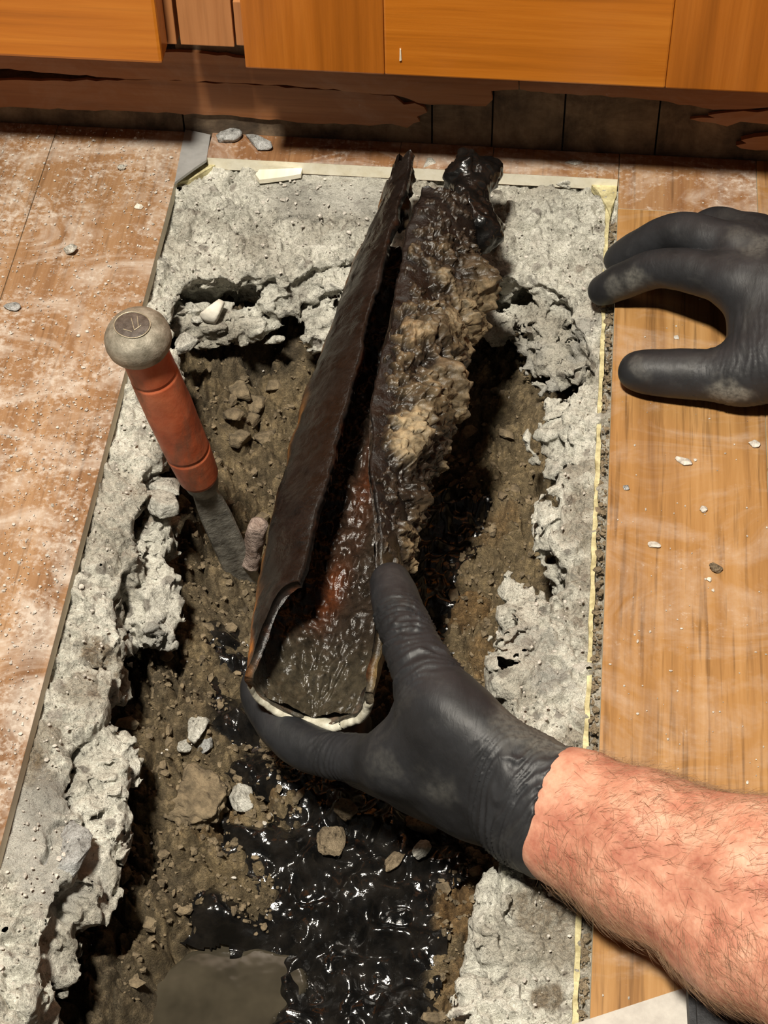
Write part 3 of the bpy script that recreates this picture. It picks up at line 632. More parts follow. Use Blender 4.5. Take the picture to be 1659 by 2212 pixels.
Sx = np.concatenate([So, Si[:, ::-1]], 1).ravel(); Ph = np.concatenate([pho, phi_[:, ::-1]], 1).ravel(); inner = np.concatenate([np.zeros_like(So), np.ones_like(Si)], 1).ravel()
q = np.stack([Sx * LP, np.sin(deg(Ph)) * RP, np.cos(deg(Ph)) * RP], -1)
nA = fbm(q, 40, 3, 331); nB = fbm(q, 120, 3, 335)
c = np.zeros((len(vr), 4)); c[:, :3] = np.array([.0070, .0060, .0055]); c[:, 3] = .2
def ptint(m, colr_, a=None):
    m = np.clip(m, 0, 1)[:, None]; c[:, :3] = c[:, :3] + (np.array(colr_) - c[:, :3]) * m
    if a is not None: c[:, 3] = c[:, 3] + (a - c[:, 3]) * m[:, 0]
ptint(sstep(.1, .8, nA) * .5, (.017, .014, .0125))
ptint((1 - inner) * sstep(290, 279, Ph + nA * 9) * sstep(190, 240, Ph) * (.5 + .5 * nB), (.23, .105, .026), .7)          # rusty lower left flank
ptint((1 - inner) * sstep(300, 283, Ph + nB * 8) * sstep(200, 240, Ph) * sstep(.16, .06, Sx) * .95, (.36, .135, .025), .6)
ptint((1 - inner) * sstep(200, 150, Ph) * sstep(70, 110, Ph) * .8, (.12, .085, .05), .8)
ptint(inner * sstep(.0, .7, nB) * .6, (.10, .035, .014))
ptint((1 - inner) * sstep(20, 90, Ph) * sstep(150, 100, Ph) * sstep(.3, .1, Sx) * (.7 + .4 * nB), (.15, .105, .045), .6)
ptint(sstep(.03, .0, Sx) * sstep(330, 250, Ph) * .5, (.12, .11, .085))
adopt_pipe = lambda o: adopt(o, pipe)
adopt_pipe(np_mesh('pipe_wall', vr, fr, IRON, None, True, c))
# pale broken rim along the near end
ph_r = np.linspace(95, 262, 150); s0r, _ = s_range(ph_r, fbm(np.stack([ph_r * .05, ph_r * 0 + 3.1, ph_r * 0], -1), 1.0, 3, 301), 0)
prof = [(-.0012, .0), (-.0026, .0018), (-.0024, .0040), (-.0006, .0052), (.0030, .0050), (.0030, .0004)]
rv = []
for k, (a, s0) in enumerate(zip(ph_r, s0r)):
    wob = vnoise(np.array([[k * .13, .5, .5]]), 341)[0]; wob2 = vnoise(np.array([[k * .5, 2.5, .5]]), 343)[0]
    on = 1.0 if wob2 > .30 or a > 150 else .35
    for (ds, dr) in prof:
        r = rad_out(np.array([s0]), np.array([a]))[0] - (dr * (.75 + .3 * wob) * (.55 + .45 * float(sstep(250, 200, a)))) * on; sd_ = s0 * LP + ds * (1.0 if on == 1 else -.5)
        rv.append(PN + AX * sd_ + E1 * r * math.sin(deg(a)) + E2 * r * math.cos(deg(a)))
o = adopt_pipe(np_mesh('pale_rim', np.array(rv), grid_faces(150, len(prof), True), PALE_RIM)); o['label'] = 'pale worn rim of the broken pipe end'
# rusty sediment inside
ns, nt = 300, 90; S = np.repeat(np.linspace(-.008, .98, ns)[:, None], nt, 1); T = np.repeat(np.linspace(-1, 1, nt)[None], ns, 0)
q = np.stack([S * LP, T * RP, T * 0], -1)
hgt = -.42 * RP + (T ** 2) * .30 * RP + fbm(q, 60, 4, 351) * .0045 + np.abs(fbm(q, 170, 3, 355)) * .0026 - .30 * RP * sstep(.16, .0, S)
wid = np.sqrt(np.clip((RP - WALL * .6) ** 2 - hgt ** 2, 1e-6, None)); pos = PN + AX * (S * LP)[..., None] + E1 * (T * wid)[..., None] + E2 * hgt[..., None]
cs = np.zeros((ns, nt, 4)); cs[..., :3] = (.020, .015, .011); cs[..., 3] = .05
rm = np.exp(-((T + .16 - .9 * (S - .2)) / .24) ** 2) * sstep(.10, .17, S) * np.clip(.75 + .6 * fbm(q, 45, 3, 357), 0, 1)
cs[..., :3] += (np.array([.062, .020, .008]) - cs[..., :3]) * rm[..., None]
gm = sstep(.14, .04, S) * .6; cs[..., :3] += (np.array([.055, .048, .032]) - cs[..., :3]) * gm[..., None]
o = adopt_pipe(np_mesh('sediment', pos.reshape(-1, 3), grid_faces(ns, nt), IRON, None, True, cs.reshape(-1, 4))); o['label'] = 'reddish brown wet sediment inside'
# dirt crust caked on the right flank
ns, nt = 420, 190; S = np.repeat(np.linspace(.17, 1.015, ns)[:, None], nt, 1); T = np.repeat(np.linspace(0, 1, nt)[None], ns, 0)
PH = phi_r(S) - 1 + T * (128 - phi_r(S)); q = np.stack([S * LP, np.sin(deg(PH)) * RP, np.cos(deg(PH)) * RP], -1)
lum = np.zeros_like(S)
for sc, phc, rs, rp, h in ((.84, 40, .07, 34, .006), (.66, 34, .06, 26, .0065), (.56, 26, .05, 20, .004), (.86, 78, .055, 32, .016), (.79, 88, .045, 26, .012), (.70, 62, .07, 40, .009), (.60, 78, .060, 34, .018), (.53, 60, .06, 34, .013), (.48, 84, .04, 28, .008), (.44, 44, .055, 22, .010), (.36, 70, .05, 26, .006), (.90, 40, .05, 24, .004), (.28, 80, .05, 26, .004)):
    lum = np.maximum(lum, h * np.exp(-(((S - sc) / rs) ** 2 + ((PH - phc) / rp) ** 2) ** 1.3))
e1, e2, ec = worley(S * LP, deg(PH) * RP, 190, 23)
thick = -.0012 + lum * (1 + .55 * fbm(q, 75, 3, 361)) + fbm(q, 110, 4, 365) * .0032 + (ec - .45) * .0036 + fbm(q, 330, 2, 368) * .0018
fade = sstep(0, .05, T) * sstep(1, .93, T) * sstep(.17, .20, S); thick = thick * fade - (1 - fade) * .004
R = rad_out(S, PH) + thick; pos = PN + AX * (S * LP)[..., None] + E1 * (R * np.sin(deg(PH)))[..., None] + E2 * (R * np.cos(deg(PH)))[..., None]
cs = np.zeros((ns, nt, 4)); k = sstep(.0022, .0075, thick + .0022 * fbm(q, 60, 3, 371)); dk = sstep(.80, .92, S + .05 * fbm(q, 30, 2, 373)) * sstep(75, 45, PH)
cs[..., :3] = (.020, .015, .011); mid_ = sstep(.0002, .004, thick) * (1 - dk); cs[..., :3] += (np.array([.075, .056, .033]) - cs[..., :3]) * (mid_ * sstep(-.5, .4, fbm(q, 50, 3, 377)))[..., None]
k = k * sstep(-.45, .25, fbm(q, 28, 3, 379)); cs[..., :3] += (np.array([.20, .158, .096]) - cs[..., :3]) * (k * (1 - dk))[..., None]; cs[..., :3] *= (.6 + .8 * ec)[..., None]
og = sstep(.2, .8, fbm(q, 35, 3, 375)) * k * .35; cs[..., :3] += (np.array([.20, .095, .03]) - cs[..., :3]) * og[..., None]
cs[..., 3] = .25 + .75 * k
o = adopt_pipe(np_mesh('dirt_crust', pos.reshape(-1, 3), grid_faces(ns, nt), IRON, None, True, cs.reshape(-1, 4))); o['label'] = 'sandy brown dirt crust caked on the flank'
# black tar knob standing up at the far end
def blob_mesh(caps, h, k, disp, seed):
    pts = np.array([c[0] for c in caps] + [c[1] for c in caps]); rm = max(max(c[2], c[3]) for c in caps) + .006
    lo = pts.min(0) - rm; hi = pts.max(0) + rm; ax = [np.arange(lo[i], hi[i], h) for i in range(3)]
    G = np.stack(np.meshgrid(*ax, indexing='ij'), -1).astype(np.float32); d = None
    for a, b, ra, rb in caps:
        ab = b - a; t = np.clip(((G - a) @ ab) / (ab @ ab + 1e-12), 0, 1)
        e = np.linalg.norm(G - a - t[..., None] * ab, axis=-1) - (ra + (rb - ra) * t)
        if d is None: d = e
        else:
            hh = np.clip(k - np.abs(d - e), 0, None) / k; d = np.minimum(d, e) - hh * hh * k * .25
    d = d + fbm(G, disp[0], 3, seed) * disp[1]
    return surfnets(d, lo, h)
TAR = simple('black_tar', (.003, .003, .003), (.010, .009, .008), 60, .2, .35, .0012, Specular_IOR_Level=.5)
kv, kf_ = blob_mesh([(P(1015, 450, .038), P(1008, 385, .040), .0125, .0115), (P(1008, 385, .040), P(1012, 352, .042), .0115, .0085), (P(1050, 385, .040), P(1062, 372, .038), .0085, .0080), (P(1000, 470, .036), P(1040, 500, .034), .012, .012)], .0011, .006, (130, .0030), 381)
o = adopt_pipe(np_mesh('tar_knob', kv, kf_, TAR)); o['label'] = 'lumpy shiny black tar knob at the far end'
kv, kf_ = blob_mesh([(P(852, 470, .040), P(866, 385, .042), .0085, .0065), (P(866, 385, .042), P(874, 350, .043), .0062, .0040)], .0011, .005, (170, .0032), 385)
cs = np.zeros((len(kv), 4)); nn = fbm(kv.astype(np.float32), 110, 3, 388); cs[:, :3] = np.array([.022, .016, .012]) + np.clip(nn + .1, 0, 1)[:, None] * np.array([.10, .072, .035]); cs[:, 3] = .6
adopt_pipe(np_mesh('jagged_tip', kv, kf_, IRON, None, True, cs))

# ------------------------------------------------------------------ chisel standing in the soil
CT, CB = P(290, 712, .128), P(533, 1262, -.108)
ca = CB - CT; CL = np.linalg.norm(ca); ca /= CL
cu = np.cross(ca, [0, 1.0, 0]); cu /= np.linalg.norm(cu); cw = np.cross(ca, cu)
chis = empty('chisel', tuple(CB)); tag(chis, 'wood chisel with worn red handle and steel striking cap stuck in soil', 'chisel')
def lathe(name, prof, mat, n=56, rmod=None, col=None):
    t = np.array([p[0] for p in prof]); r = np.array([p[1] for p in prof]); a = np.linspace(0, 2 * np.pi, n, endpoint=False)
    A, Tt = np.meshgrid(a, t); Rr = np.repeat(r[:, None], n, 1)
    if rmod is not None: Rr = rmod(Tt, A, Rr)
    v = CT + ca * Tt[..., None] + cu * (Rr * np.cos(A))[..., None] + cw * (Rr * np.sin(A))[..., None]
    f = grid_faces(len(prof), n, True)
    return adopt(np_mesh(name, v.reshape(-1, 3), f[:, ::-1], mat), chis)
def spl(ctrl, n=60):
    t = np.array([c_[0] for c_ in ctrl]); r = np.array([c_[1] for c_ in ctrl]); return [(a_, float(np.interp(a_, t, r))) for a_ in np.linspace(t[0], t[-1], n)]
dome = [(-.0036, .0001), (-.0036, .004), (-.0034, .0080), (-.0026, .0118), (-.0006, .0148), (.0025, .0166), (.0060, .0171), (.0095, .0167), (.0130, .0154), (.0155, .0136), (.0160, .011)]
lathe('striking_cap', dome, CAP, 64, lambda T, A, R: R * (1 + .014 * np.sin(3 * A + 1) + .012 * fbm(np.stack([np.cos(A) * 2, np.sin(A) * 2, T * 200], -1), 1, 2, 401)))
mark = [(-.0041, .0001), (-.0042, .003), (-.0041, .0080), (-.0037, .0089), (-.0030, .0086)]
lathe('cap_mark', mark, DARKMARK, 40, lambda T, A, R: R * (1 + .12 * np.sin(2 * A + .6)))
def lineup(name, pts, r, mat, parent):
    cu_ = bpy.data.curves.new(name, 'CURVE'); cu_.dimensions = '3D'; cu_.bevel_depth = r; cu_.bevel_resolution = 1
    s_ = cu_.splines.new('POLY'); s_.points.add(len(pts) - 1)
    for k_, p_ in enumerate(pts): s_.points[k_].co = (*p_, 1)
    tmp = bpy.data.objects.new(name, cu_); COL.objects.link(tmp); bpy.context.view_layer.update()
    me = bpy.data.meshes.new_from_object(tmp.evaluated_get(bpy.context.evaluated_depsgraph_get())); COL.objects.unlink(tmp); bpy.data.objects.remove(tmp)
    o_ = bpy.data.objects.new(name, me); COL.objects.link(o_); me.materials.clear(); me.materials.append(mat); adopt(o_, parent); return o_
BRASS = simple('scratched_metal', (.30, .26, .18), (.55, .50, .38), 200, .45, .3, Metallic=.5)
circ = [CT + ca * -.0037 + cu * (.0089 * (1 + .12 * math.sin(2 * t_ + .6))) * math.cos(t_) + cw * (.0089 * (1 + .12 * math.sin(2 * t_ + .6))) * math.sin(t_) for t_ in np.linspace(0, 2 * math.pi, 40)]
lineup('mark_ring', circ, .00035, BRASS, chis)
for a_, b_ in (((-.001, -.004), (.002, .004)), ((.002, .004), (.005, .001)), ((.002, -.005), (.004, .003)), ((-.004, .003), (.001, .005))):
    lineup('mark_stroke', [CT + ca * -.0043 + cu * a_[0] + cw * a_[1], CT + ca * -.0043 + cu * b_[0] + cw * b_[1]], .00028, BRASS, chis)
hl = .1305
hp = spl([(.0135, .0115), (.0150, .0128), (.022, .0133), (.034, .0134), (.0345, .0129), (.036, .0129), (.0365, .0137), (.065, .0143), (.090, .0139), (.1005, .0134), (.101, .0129), (.103, .0129), (.1035, .0134), (.116, .0128), (.126, .0122), (.1285, .0112), (hl, .0085)], 180)
def hmod(T, A, R):
    flat_ = sstep(.038, .06, T) * sstep(.108, .085, T)
    return R * .93 * (1 - .075 * flat_ * np.cos(2 * A) ** 2 + .010 * fbm(np.stack([np.cos(A) * 2, np.sin(A) * 2, T * 60], -1), 1, 3, 405))
lathe('handle', hp, RED, 64, hmod)
lathe('ferrule', [(hl - .004, .0098), (hl - .001, .0100), (hl + .004, .0094), (hl + .009, .0078), (hl + .011, .0060)], STEEL, 32)
# blade: flat bar with bevelled sides
side = np.cross(ca, [RC[0, 2], RC[1, 2], RC[2, 2]]); side /= np.linalg.norm(side); nrm_ = np.cross(side, ca)
bl = []; tt = np.linspace(hl + .006, CL + .012, 40)
for t_ in tt:
    w_ = np.interp(t_, [hl + .006, hl + .020, hl + .035, CL], [.0070, .0082, .0090, .0094]); h_ = np.interp(t_, [hl + .006, hl + .03, CL], [.0062, .0042, .0026])
    for a_, b_ in ((-1, -.6), (-.72, .9), (.72, .9), (1, -.6), (.9, -1), (-.9, -1)): bl.append(CT + ca * t_ + side * (a_ * w_) + nrm_ * (b_ * h_))
adopt(np_mesh('blade', np.array(bl), grid_faces(40, 6, True), STEEL, None, False), chis)

# ------------------------------------------------------------------ loose stones and broken pieces
def ico(sub):
    bm = bmesh.new(); bmesh.ops.create_icosphere(bm, subdivisions=sub, radius=1); bm.verts.ensure_lookup_table()
    v_ = np.array([x.co[:] for x in bm.verts]); f_ = np.array([[w.index for w in x.verts] for x in bm.faces]); bm.free(); return v_, f_
ICO = {3: ico(3), 4: ico(4), 5: ico(5)}
def stone(name, loc, r, seed, mat, label, cat, group=None, rot=0.0, sub=4, ncut=11, rough_=.07, tilt=0.0):
    v0, f0 = ICO[sub]; g = np.random.RandomState(seed); R_ = np.full(len(v0), 1.25)
    for _ in range(ncut):
        n_ = g.normal(size=3); n_ /= np.linalg.norm(n_); d_ = g.uniform(.55, .98); cc_ = v0 @ n_
        R_ = np.minimum(R_, np.where(cc_ > .05, d_ / np.maximum(cc_, .05), 9))
    v_ = v0 * R_[:, None]; v_ = v_ * (1 + rough_ * fbm(v_ + seed * 1.7, 2.6, 4, 500 + seed % 7))[:, None]
    v_ = v_ / np.abs(v_).max(0) * np.array(r)
    ct_, st_ = math.cos(tilt), math.sin(tilt); v_ = np.stack([v_[:, 0] * ct_ - v_[:, 2] * st_, v_[:, 1], v_[:, 0] * st_ + v_[:, 2] * ct_], 1)
    cr_, sr_ = math.cos(rot), math.sin(rot); v_ = np.stack([v_[:, 0] * cr_ - v_[:, 1] * sr_, v_[:, 0] * sr_ + v_[:, 1] * cr_, v_[:, 2]], 1)
    o_ = np_mesh(name, v_, f0, mat, None, True); o_.location = Vector(loc); tag(o_, label, cat, group); return o_
def soil_stone(px, py, r, *a, lift=.35, **k):
    w = on_soil(px, py); return stone('concrete_fragment' if 'concrete' in a[2] else 'stone', w + np.array([0, 0, r[2] * lift]), r, *a, **k)
def floor_stone(name, px, py, z, r, *a, **k): return stone(name, P(px, py, z + r[2] * .7), r, *a, **k)
CL_M = simple('clay', (.082, .063, .038), (.26, .20, .122), 130, .92, .8, .002)
G1 = 'loose concrete pieces in the hole'
floor_stone('stone', 462, 672, -.036, (.0085, .0075, .0085), 11, WHITE, 'smooth cream pebble lodged under the back left slab edge', 'stone', ncut=3, rough_=.03)
for k_, (px, py, r_, lab) in enumerate([(418, 668, .0062, 'small pale stone left of the cream pebble'), (426, 690, .0045, 'tiny pale stone below and left of the cream pebble')]):
    floor_stone('stone', px, py, -.038, (r_, r_ * .8, r_ * .8), 20 + k_, CONC_FRAG, lab, 'stone', G1)
stone('concrete_fragment', P(345, 1092, -.022), (.0105, .0125, .0080), 31, CONC_FRAG, 'bright angular concrete lump left of the chisel blade', 'concrete piece', G1, rot=.5)
stone('concrete_fragment', P(362, 1052, -.026), (.0100, .0075, .0070), 32, CONC_FRAG, 'white concrete lump just below the chisel handle end', 'concrete piece', G1, rot=-.2)
stone('concrete_fragment', P(330, 1165, -.045), (.0075, .0120, .0070), 33, CONC_FRAG, 'pale concrete shard below the bright lump at left slab edge', 'concrete piece', G1, rot=.2)
stone('concrete_fragment', P(400, 742, -.025), (.0085, .0090, .0075), 34, CONC_FRAG, 'pale concrete lump beside the chisel cap', 'concrete piece', G1)
stone('concrete_fragment', P(150, 1843, -.013), (.0095, .0190, .0055), 35, CONC_GREY, 'flat grey blue stone set in the left slab edge', 'stone', rot=-.35)
soil_stone(428, 1575, (.0070, .0105, .0060), 36, CONC_FRAG, 'bright concrete piece on soil at left of the index finger', 'concrete piece', G1, rot=.1)
soil_stone(398, 1612, (.0060, .0045, .0045), 37, CONC_FRAG, 'small pale concrete chip beside the bright piece on soil', 'concrete piece', G1)
soil_stone(445, 1615, (.0050, .0065, .0040), 38, CONC_GREY, 'grey concrete chip right below the bright piece on soil', 'concrete piece', G1)
soil_stone(521, 1728, (.0075, .0082, .0062), 39, CONC_FRAG, 'round white concrete piece on the soil left of the sludge', 'concrete piece', G1)
soil_stone(430, 1735, (.0210, .0250, .0085), 40, CL_M, 'large flat brown stone bedded in the soil', 'stone', lift=.1, sub=5, rough_=.22, ncut=16, rot=.6)
soil_stone(908, 1845, (.0058, .0072, .0050), 41, CONC_FRAG, 'pointed white chip lying in the black sludge', 'concrete piece', G1, lift=.7, ncut=9)
soil_stone(712, 1820, (.0090, .0090, .0060), 42, STONE_BROWN, 'round brown clod sitting in the black sludge', 'stone', lift=.5)
soil_stone(850, 1868, (.0050, .0100, .0045), 43, STONE_BROWN, 'long brown stone in the sludge beside the white chip', 'stone', lift=.5, rot=-.7)
soil_stone(905, 1783, (.0110, .0060, .0055), 44, STONE_BROWN, 'brown stone half hidden below the gloved palm', 'stone', lift=.5)
soil_stone(745, 1758, (.0070, .0070, .0055), 45, STONE_BROWN, 'small brown clod at the upper edge of the sludge', 'stone', lift=.5)
soil_stone(1060, 2108, (.0120, .0100, .0080), 46, CONC_GREY, 'grey concrete chunk at lower right edge of the hole', 'concrete piece', G1, lift=1.0)
stone('concrete_fragment', P(1240, 1212, -.030), (.0040, .0095, .0060), 47, CONC_FRAG, 'white finger shaped concrete shard in the right edge notch', 'concrete piece', G1, rot=.3)
stone('concrete_fragment', P(1215, 1240, -.040), (.0040, .0085, .0050), 48, CONC_FRAG, 'second thin concrete shard in the right edge notch', 'concrete piece', G1, rot=-.1)
# lumps of clay
for k_, (px, py, r_, lab) in enumerate([(520, 850, .0085, 'angular clay clod topmost in the heap left of the pipe'), (555, 872, .0080, 'clay clod at right of the heap left of the pipe'), (505, 900, .0075, 'clay clod at left of the heap left of the pipe'), (545, 912, .0070, 'small clay clod low in the heap left of the pipe'), (590, 838, .0065, 'small tilted clay clod beside the dark crack'), (520, 950, .0090, 'clay clod below the heap left of the pipe'), (575, 950, .0080, 'clay clod between the heap and the pipe flank')]):
    w = on_soil(px, py); stone('clay_clod', w + np.array([0, 0, r_ * .3]), (r_, r_ * .9, r_ * .7), 60 + k_, CL_M, lab, 'clod', 'clay clods left of the pipe', rot=k_)
# debris on floor and slab
floor_stone('concrete_chip', 490, 292, 0, (.0105, .0062, .0050), 71, CONC_GREY, 'grey concrete chip right of the tape by the toe kick', 'concrete piece', 'chips by the toe kick', rot=.3)
floor_stone('concrete_chip', 560, 306, 0, (.0115, .0065, .0035), 72, CONC_GREY, 'flat grey chip second from the tape by the toe kick', 'concrete piece', 'chips by the toe kick', rot=-.3)
floor_stone('concrete_chip', 1232, 385, -.012, (.0135, .0120, .0060), 73, CONC_FRAG, 'loose concrete flake at the back right of the slab', 'concrete piece', rot=.4)
floor_stone('concrete_chip', 1240, 352, -.004, (.0060, .0040, .0040), 74, CONC_FRAG, 'small white crumb above the loose flake at back right', 'concrete piece')
floor_stone('concrete_chip', 928, 352, -.003, (.0042, .0065, .0035), 75, CONC_FRAG, 'pale crumb between the two prongs of the pipe', 'concrete piece')
floor_stone('concrete_chip', 150, 538, 0, (.0048, .0042, .0036), 76, CONC_FRAG, 'white crumb in the dust on the left planks', 'concrete piece')
floor_stone('concrete_chip', 25, 662, 0, (.0058, .0034, .0018), 77, CONC_GREY, 'thin grey flake on the left planks near the frame edge', 'concrete piece')
floor_stone('concrete_chip', 300, 445, 0, (.0034, .0022, .0018), 78, WHITE, 'small white crumb on left planks near the back corner', 'concrete piece')
floor_stone('concrete_chip', 262, 362, 0, (.0030, .0022, .0018), 79, CONC_FRAG, 'tiny pale crumb on dusty left planks near the tape', 'concrete piece')
floor_stone('plaster_crumb', 1478, 996, 0, (.0050, .0036, .0010), 81, GRIT, 'flattened grey plaster spot on right plank below the thumb', 'crumb')
floor_stone('plaster_crumb', 1545, 1228, 0, (.0042, .0030, .0024), 82, STONE_BROWN, 'dark grey crumb on the right plank', 'crumb')
floor_stone('plaster_crumb', 1532, 1252, 0, (.0015, .0014, .0012), 83, WHITE, 'tiny white crumb beside the dark one on right plank', 'crumb')
floor_stone('plaster_crumb', 1410, 1178, 0, (.0045, .0026, .0010), 84, GRIT, 'thin pale smear left of the dark crumb on right plank', 'crumb')
floor_stone('plaster_crumb', 1520, 1100, 0, (.0022, .0032, .0014), 85, GRIT, 'pale crumb pair above the dark crumb on right plank', 'crumb')
floor_stone('plaster_crumb', 1352, 1052, 0, (.0021, .0021, .0010), 86, CONC_GREY, 'little round grey crumb near the right plank edge', 'crumb')
floor_stone('plaster_crumb', 1630, 958, 0, (.0035, .0030, .0012), 87, GRIT, 'pale plaster spot at right frame edge below the wrist', 'crumb')
spn = PY(865, 118, YD); tag(prism('wood_splinter', [(spn[0] - .0006, spn[2] - .004), (spn[0] + .0007, spn[2] - .0035), (spn[0] + .0004, spn[2] + .004), (spn[0] - .0003, spn[2] + .0045)], YD - .0008, YD + .0001, SPLINTER, None, 'y'), 'tiny white splinter stuck on the right cabinet door', 'splinter')
stub = empty('clay_stub', tuple(P(552, 1165, -.07))); tag(stub, 'short pinkish broken stub beside the left flank of pipe', 'fragment')
sa, sb = P(560, 1125, -.045), P(540, 1215, -.085); sd_ = (sb - sa) / np.linalg.norm(sb - sa); s1_ = np.cross(sd_, [0, 1.0, 0]); s1_ /= np.linalg.norm(s1_); s2_ = np.cross(sd_, s1_)
A_, T_ = np.meshgrid(np.linspace(0, 2 * np.pi, 28, endpoint=False), np.linspace(0, 1, 16)); Rr_ = .0056 * (1 + .22 * fbm(np.stack([np.cos(A_) * 1.5, np.sin(A_) * 1.5, T_ * 5], -1), 1, 3, 421)) * np.where(T_ < .02, .55, 1)
sv_ = sa + sd_ * ((T_ * np.linalg.norm(sb - sa)) + np.where(T_ < .02, .001, 0))[..., None] + s1_ * (Rr_ * np.cos(A_))[..., None] + s2_ * (Rr_ * np.sin(A_))[..., None]
sv_ = np.concatenate([sv_.reshape(-1, 3), [sa + sd_ * .0018]]); sf_ = grid_faces(16, 28, True)
adopt(np_mesh('stub_body', sv_, sf_, BRICK), stub)
cap_f = np.array([[k_, (k_ + 1) % 28, 448] for k_ in range(28)]); adopt(np_mesh('broken_end', sv_, cap_f, BRICK), stub)
# countless grit: one object per surface
def grit(name, n, seed, gen, label, mat, parent=None):
    v0, f0 = ICO[3]; bm = bmesh.new(); bmesh.ops.create_icosphere(bm, subdivisions=1, radius=1); v0 = np.array([x.co[:] for x in bm.verts]); f0 = np.array([[w.index for w in x.verts] for x in bm.faces]); bm.free()
    g = np.random.RandomState(seed); V_, F_ = [], []
    for i in range(n):
        w, r_ = gen(g); s_ = r_ * g.uniform(.5, 1.2, 3); s_[2] *= .7; V_.append((v0 * (1 + .3 * g.uniform(-1, 1, (len(v0), 1)))) * s_ + w); F_.append(f0 + i * len(v0))
    return tag(np_mesh(name, np.concatenate(V_), np.concatenate(F_), mat, None, False), label, 'grit', kind='stuff')
def g_left(g):
    while True:
        w = P(g.uniform(0, 390), g.uniform(265, 1800), 0)
        if w[0] < XL - .002 and w[1] < .314: return np.array([w[0], w[1], .0004]), abs(g.normal(0, .0004)) + .0002
grit('floor_grit', 1300, 5, g_left, 'fine pale grit scattered over the left planks', GRIT)
def g_right(g):
    w = np.array([g.uniform(XR + .003, .24), g.uniform(-.3, .31), .0003]); return w, abs(g.normal(0, .0004)) + .0002
grit('floor_grit', 260, 6, g_right, 'sparse pale grit specks on the right planks', GRIT)
def sludgy(x, y): return dS[min(max(int((x - sx[0]) / ss), 0), len(sx) - 1), min(max(int((y - sy[0]) / ss), 0), len(sy) - 1)] < .002 or dP[min(max(int((x - sx[0]) / ss), 0), len(sx) - 1), min(max(int((y - sy[0]) / ss), 0), len(sy) - 1)] < .001
def g_soil(g):
    while True:
        px, py = g.uniform(260, 1200), g.uniform(700, 2212); w = P(px, py, -.1); z = soil_z(w[0], w[1])
        if -.17 < w[0] < .13 and not sludgy(w[0], w[1]): return np.array([w[0], w[1], z + .0004]), g.exponential(.0009) + .0004
grit('soil_crumbs', 5200, 7, g_soil, 'countless small crumbs scattered over the soil', CL_M)
def g_soil2(g): w, r_ = g_soil(g); return w + np.array([0, 0, .0004]), r_ * .5
grit('soil_grit', 170, 8, g_soil2, 'pale concrete specks scattered over the soil', GRIT)
def g_ch(g): return np.array([g.uniform(XR - .0046, XR - .0003), g.uniform(-.3, .26), g.uniform(-.0098, -.0070)]), abs(g.normal(0, .0007)) + .0005
grit('gap_grit', 900, 9, g_ch, 'brown grit filling the gap beside the right planks', STONE_BROWN)
def g_slab(g):
    while True:
        w = np.array([g.uniform(XL + .002, XR - .01), g.uniform(-.3, .286), ZT + .0015])
        if poly_sd(np.array([w[0]]), np.array([w[1]]), HOLE)[0] > .004: return w, abs(g.normal(0, .0006)) + .0003
grit('slab_grit', 800, 10, g_slab, 'pale crumbs scattered over the bare concrete', GRIT)
# things at the lower right corner
sh = [P(x, y, .0012)[:2] for x, y in ((1235, 2214), (1479, 2134), (1500, 2280), (1520, 2420), (1180, 2420))]
tag(prism('grey_sheet', sh, .0003, .0015, SHEET), 'pale grey flat sheet corner lying on the planks at lower right', 'sheet')
pd_ = [P(x, y, .012)[:2] for x, y in ((1483, 2085), (1800, 2010), (1900, 2420), (1500, 2420))]
tag(prism('kneeling_pad', pd_, .0016, .016, PAD, None, 'z', .003), 'black dusty rubber pad under the forearm at lower right', 'pad')

# ------------------------------------------------------------------ the person: two gloved hands and bare forearms
person = empty('person', (.62, -.05, 0)); tag(person, 'person kneeling at right, hairy bare forearm, black gloves, lower hand gripping the pipe', 'person')
def smin(a, b, k):
    h = np.clip(k - np.abs(a - b), 0, None) / k; return np.minimum(a, b) - h * h * k * .25
class Field:
    def __init__(s, lo, hi, h):
        s.h = h; s.lo = np.array(lo); s.ax = [np.arange(lo[i], hi[i], h, dtype=np.float32) for i in range(3)]; s.shape = tuple(len(a) for a in s.ax)
    def new(s): return np.full(s.shape, .05, np.float32)
    def cap(s, d, a, b, ra, rb, k=.004, mar=.020):
        a, b = np.asarray(a), np.asarray(b); r = max(ra, rb) + mar; sl = []
        for i in range(3):
            lo, hi = min(a[i], b[i]) - r, max(a[i], b[i]) + r
            sl.append(slice(max(0, int((lo - s.lo[i]) / s.h)), max(0, min(s.shape[i], int((hi - s.lo[i]) / s.h) + 2))))
        sl = tuple(sl); G = np.stack(np.meshgrid(s.ax[0][sl[0]], s.ax[1][sl[1]], s.ax[2][sl[2]], indexing='ij'), -1)
        if G.size == 0: return
        ab = (b - a).astype(np.float32); g = G - a.astype(np.float32); t = np.clip((g @ ab) / (ab @ ab + 1e-12), 0, 1)
        e = np.linalg.norm(g - t[..., None] * ab, axis=-1) - (ra + (rb - ra) * t)
        d[sl] = smin(d[sl], e, k)
    def chain(s, pts, rad, k=.004):
        d = s.new()
        for i in range(len(pts) - 1): s.cap(d, pts[i], pts[i + 1], rad[i], rad[i + 1], k)
        return d
    def plane(s, p, n):
        return ((s.ax[0] - p[0]) * n[0])[:, None, None] + ((s.ax[1] - p[1]) * n[1])[None, :, None] + ((s.ax[2] - p[2]) * n[2])[None, None, :]
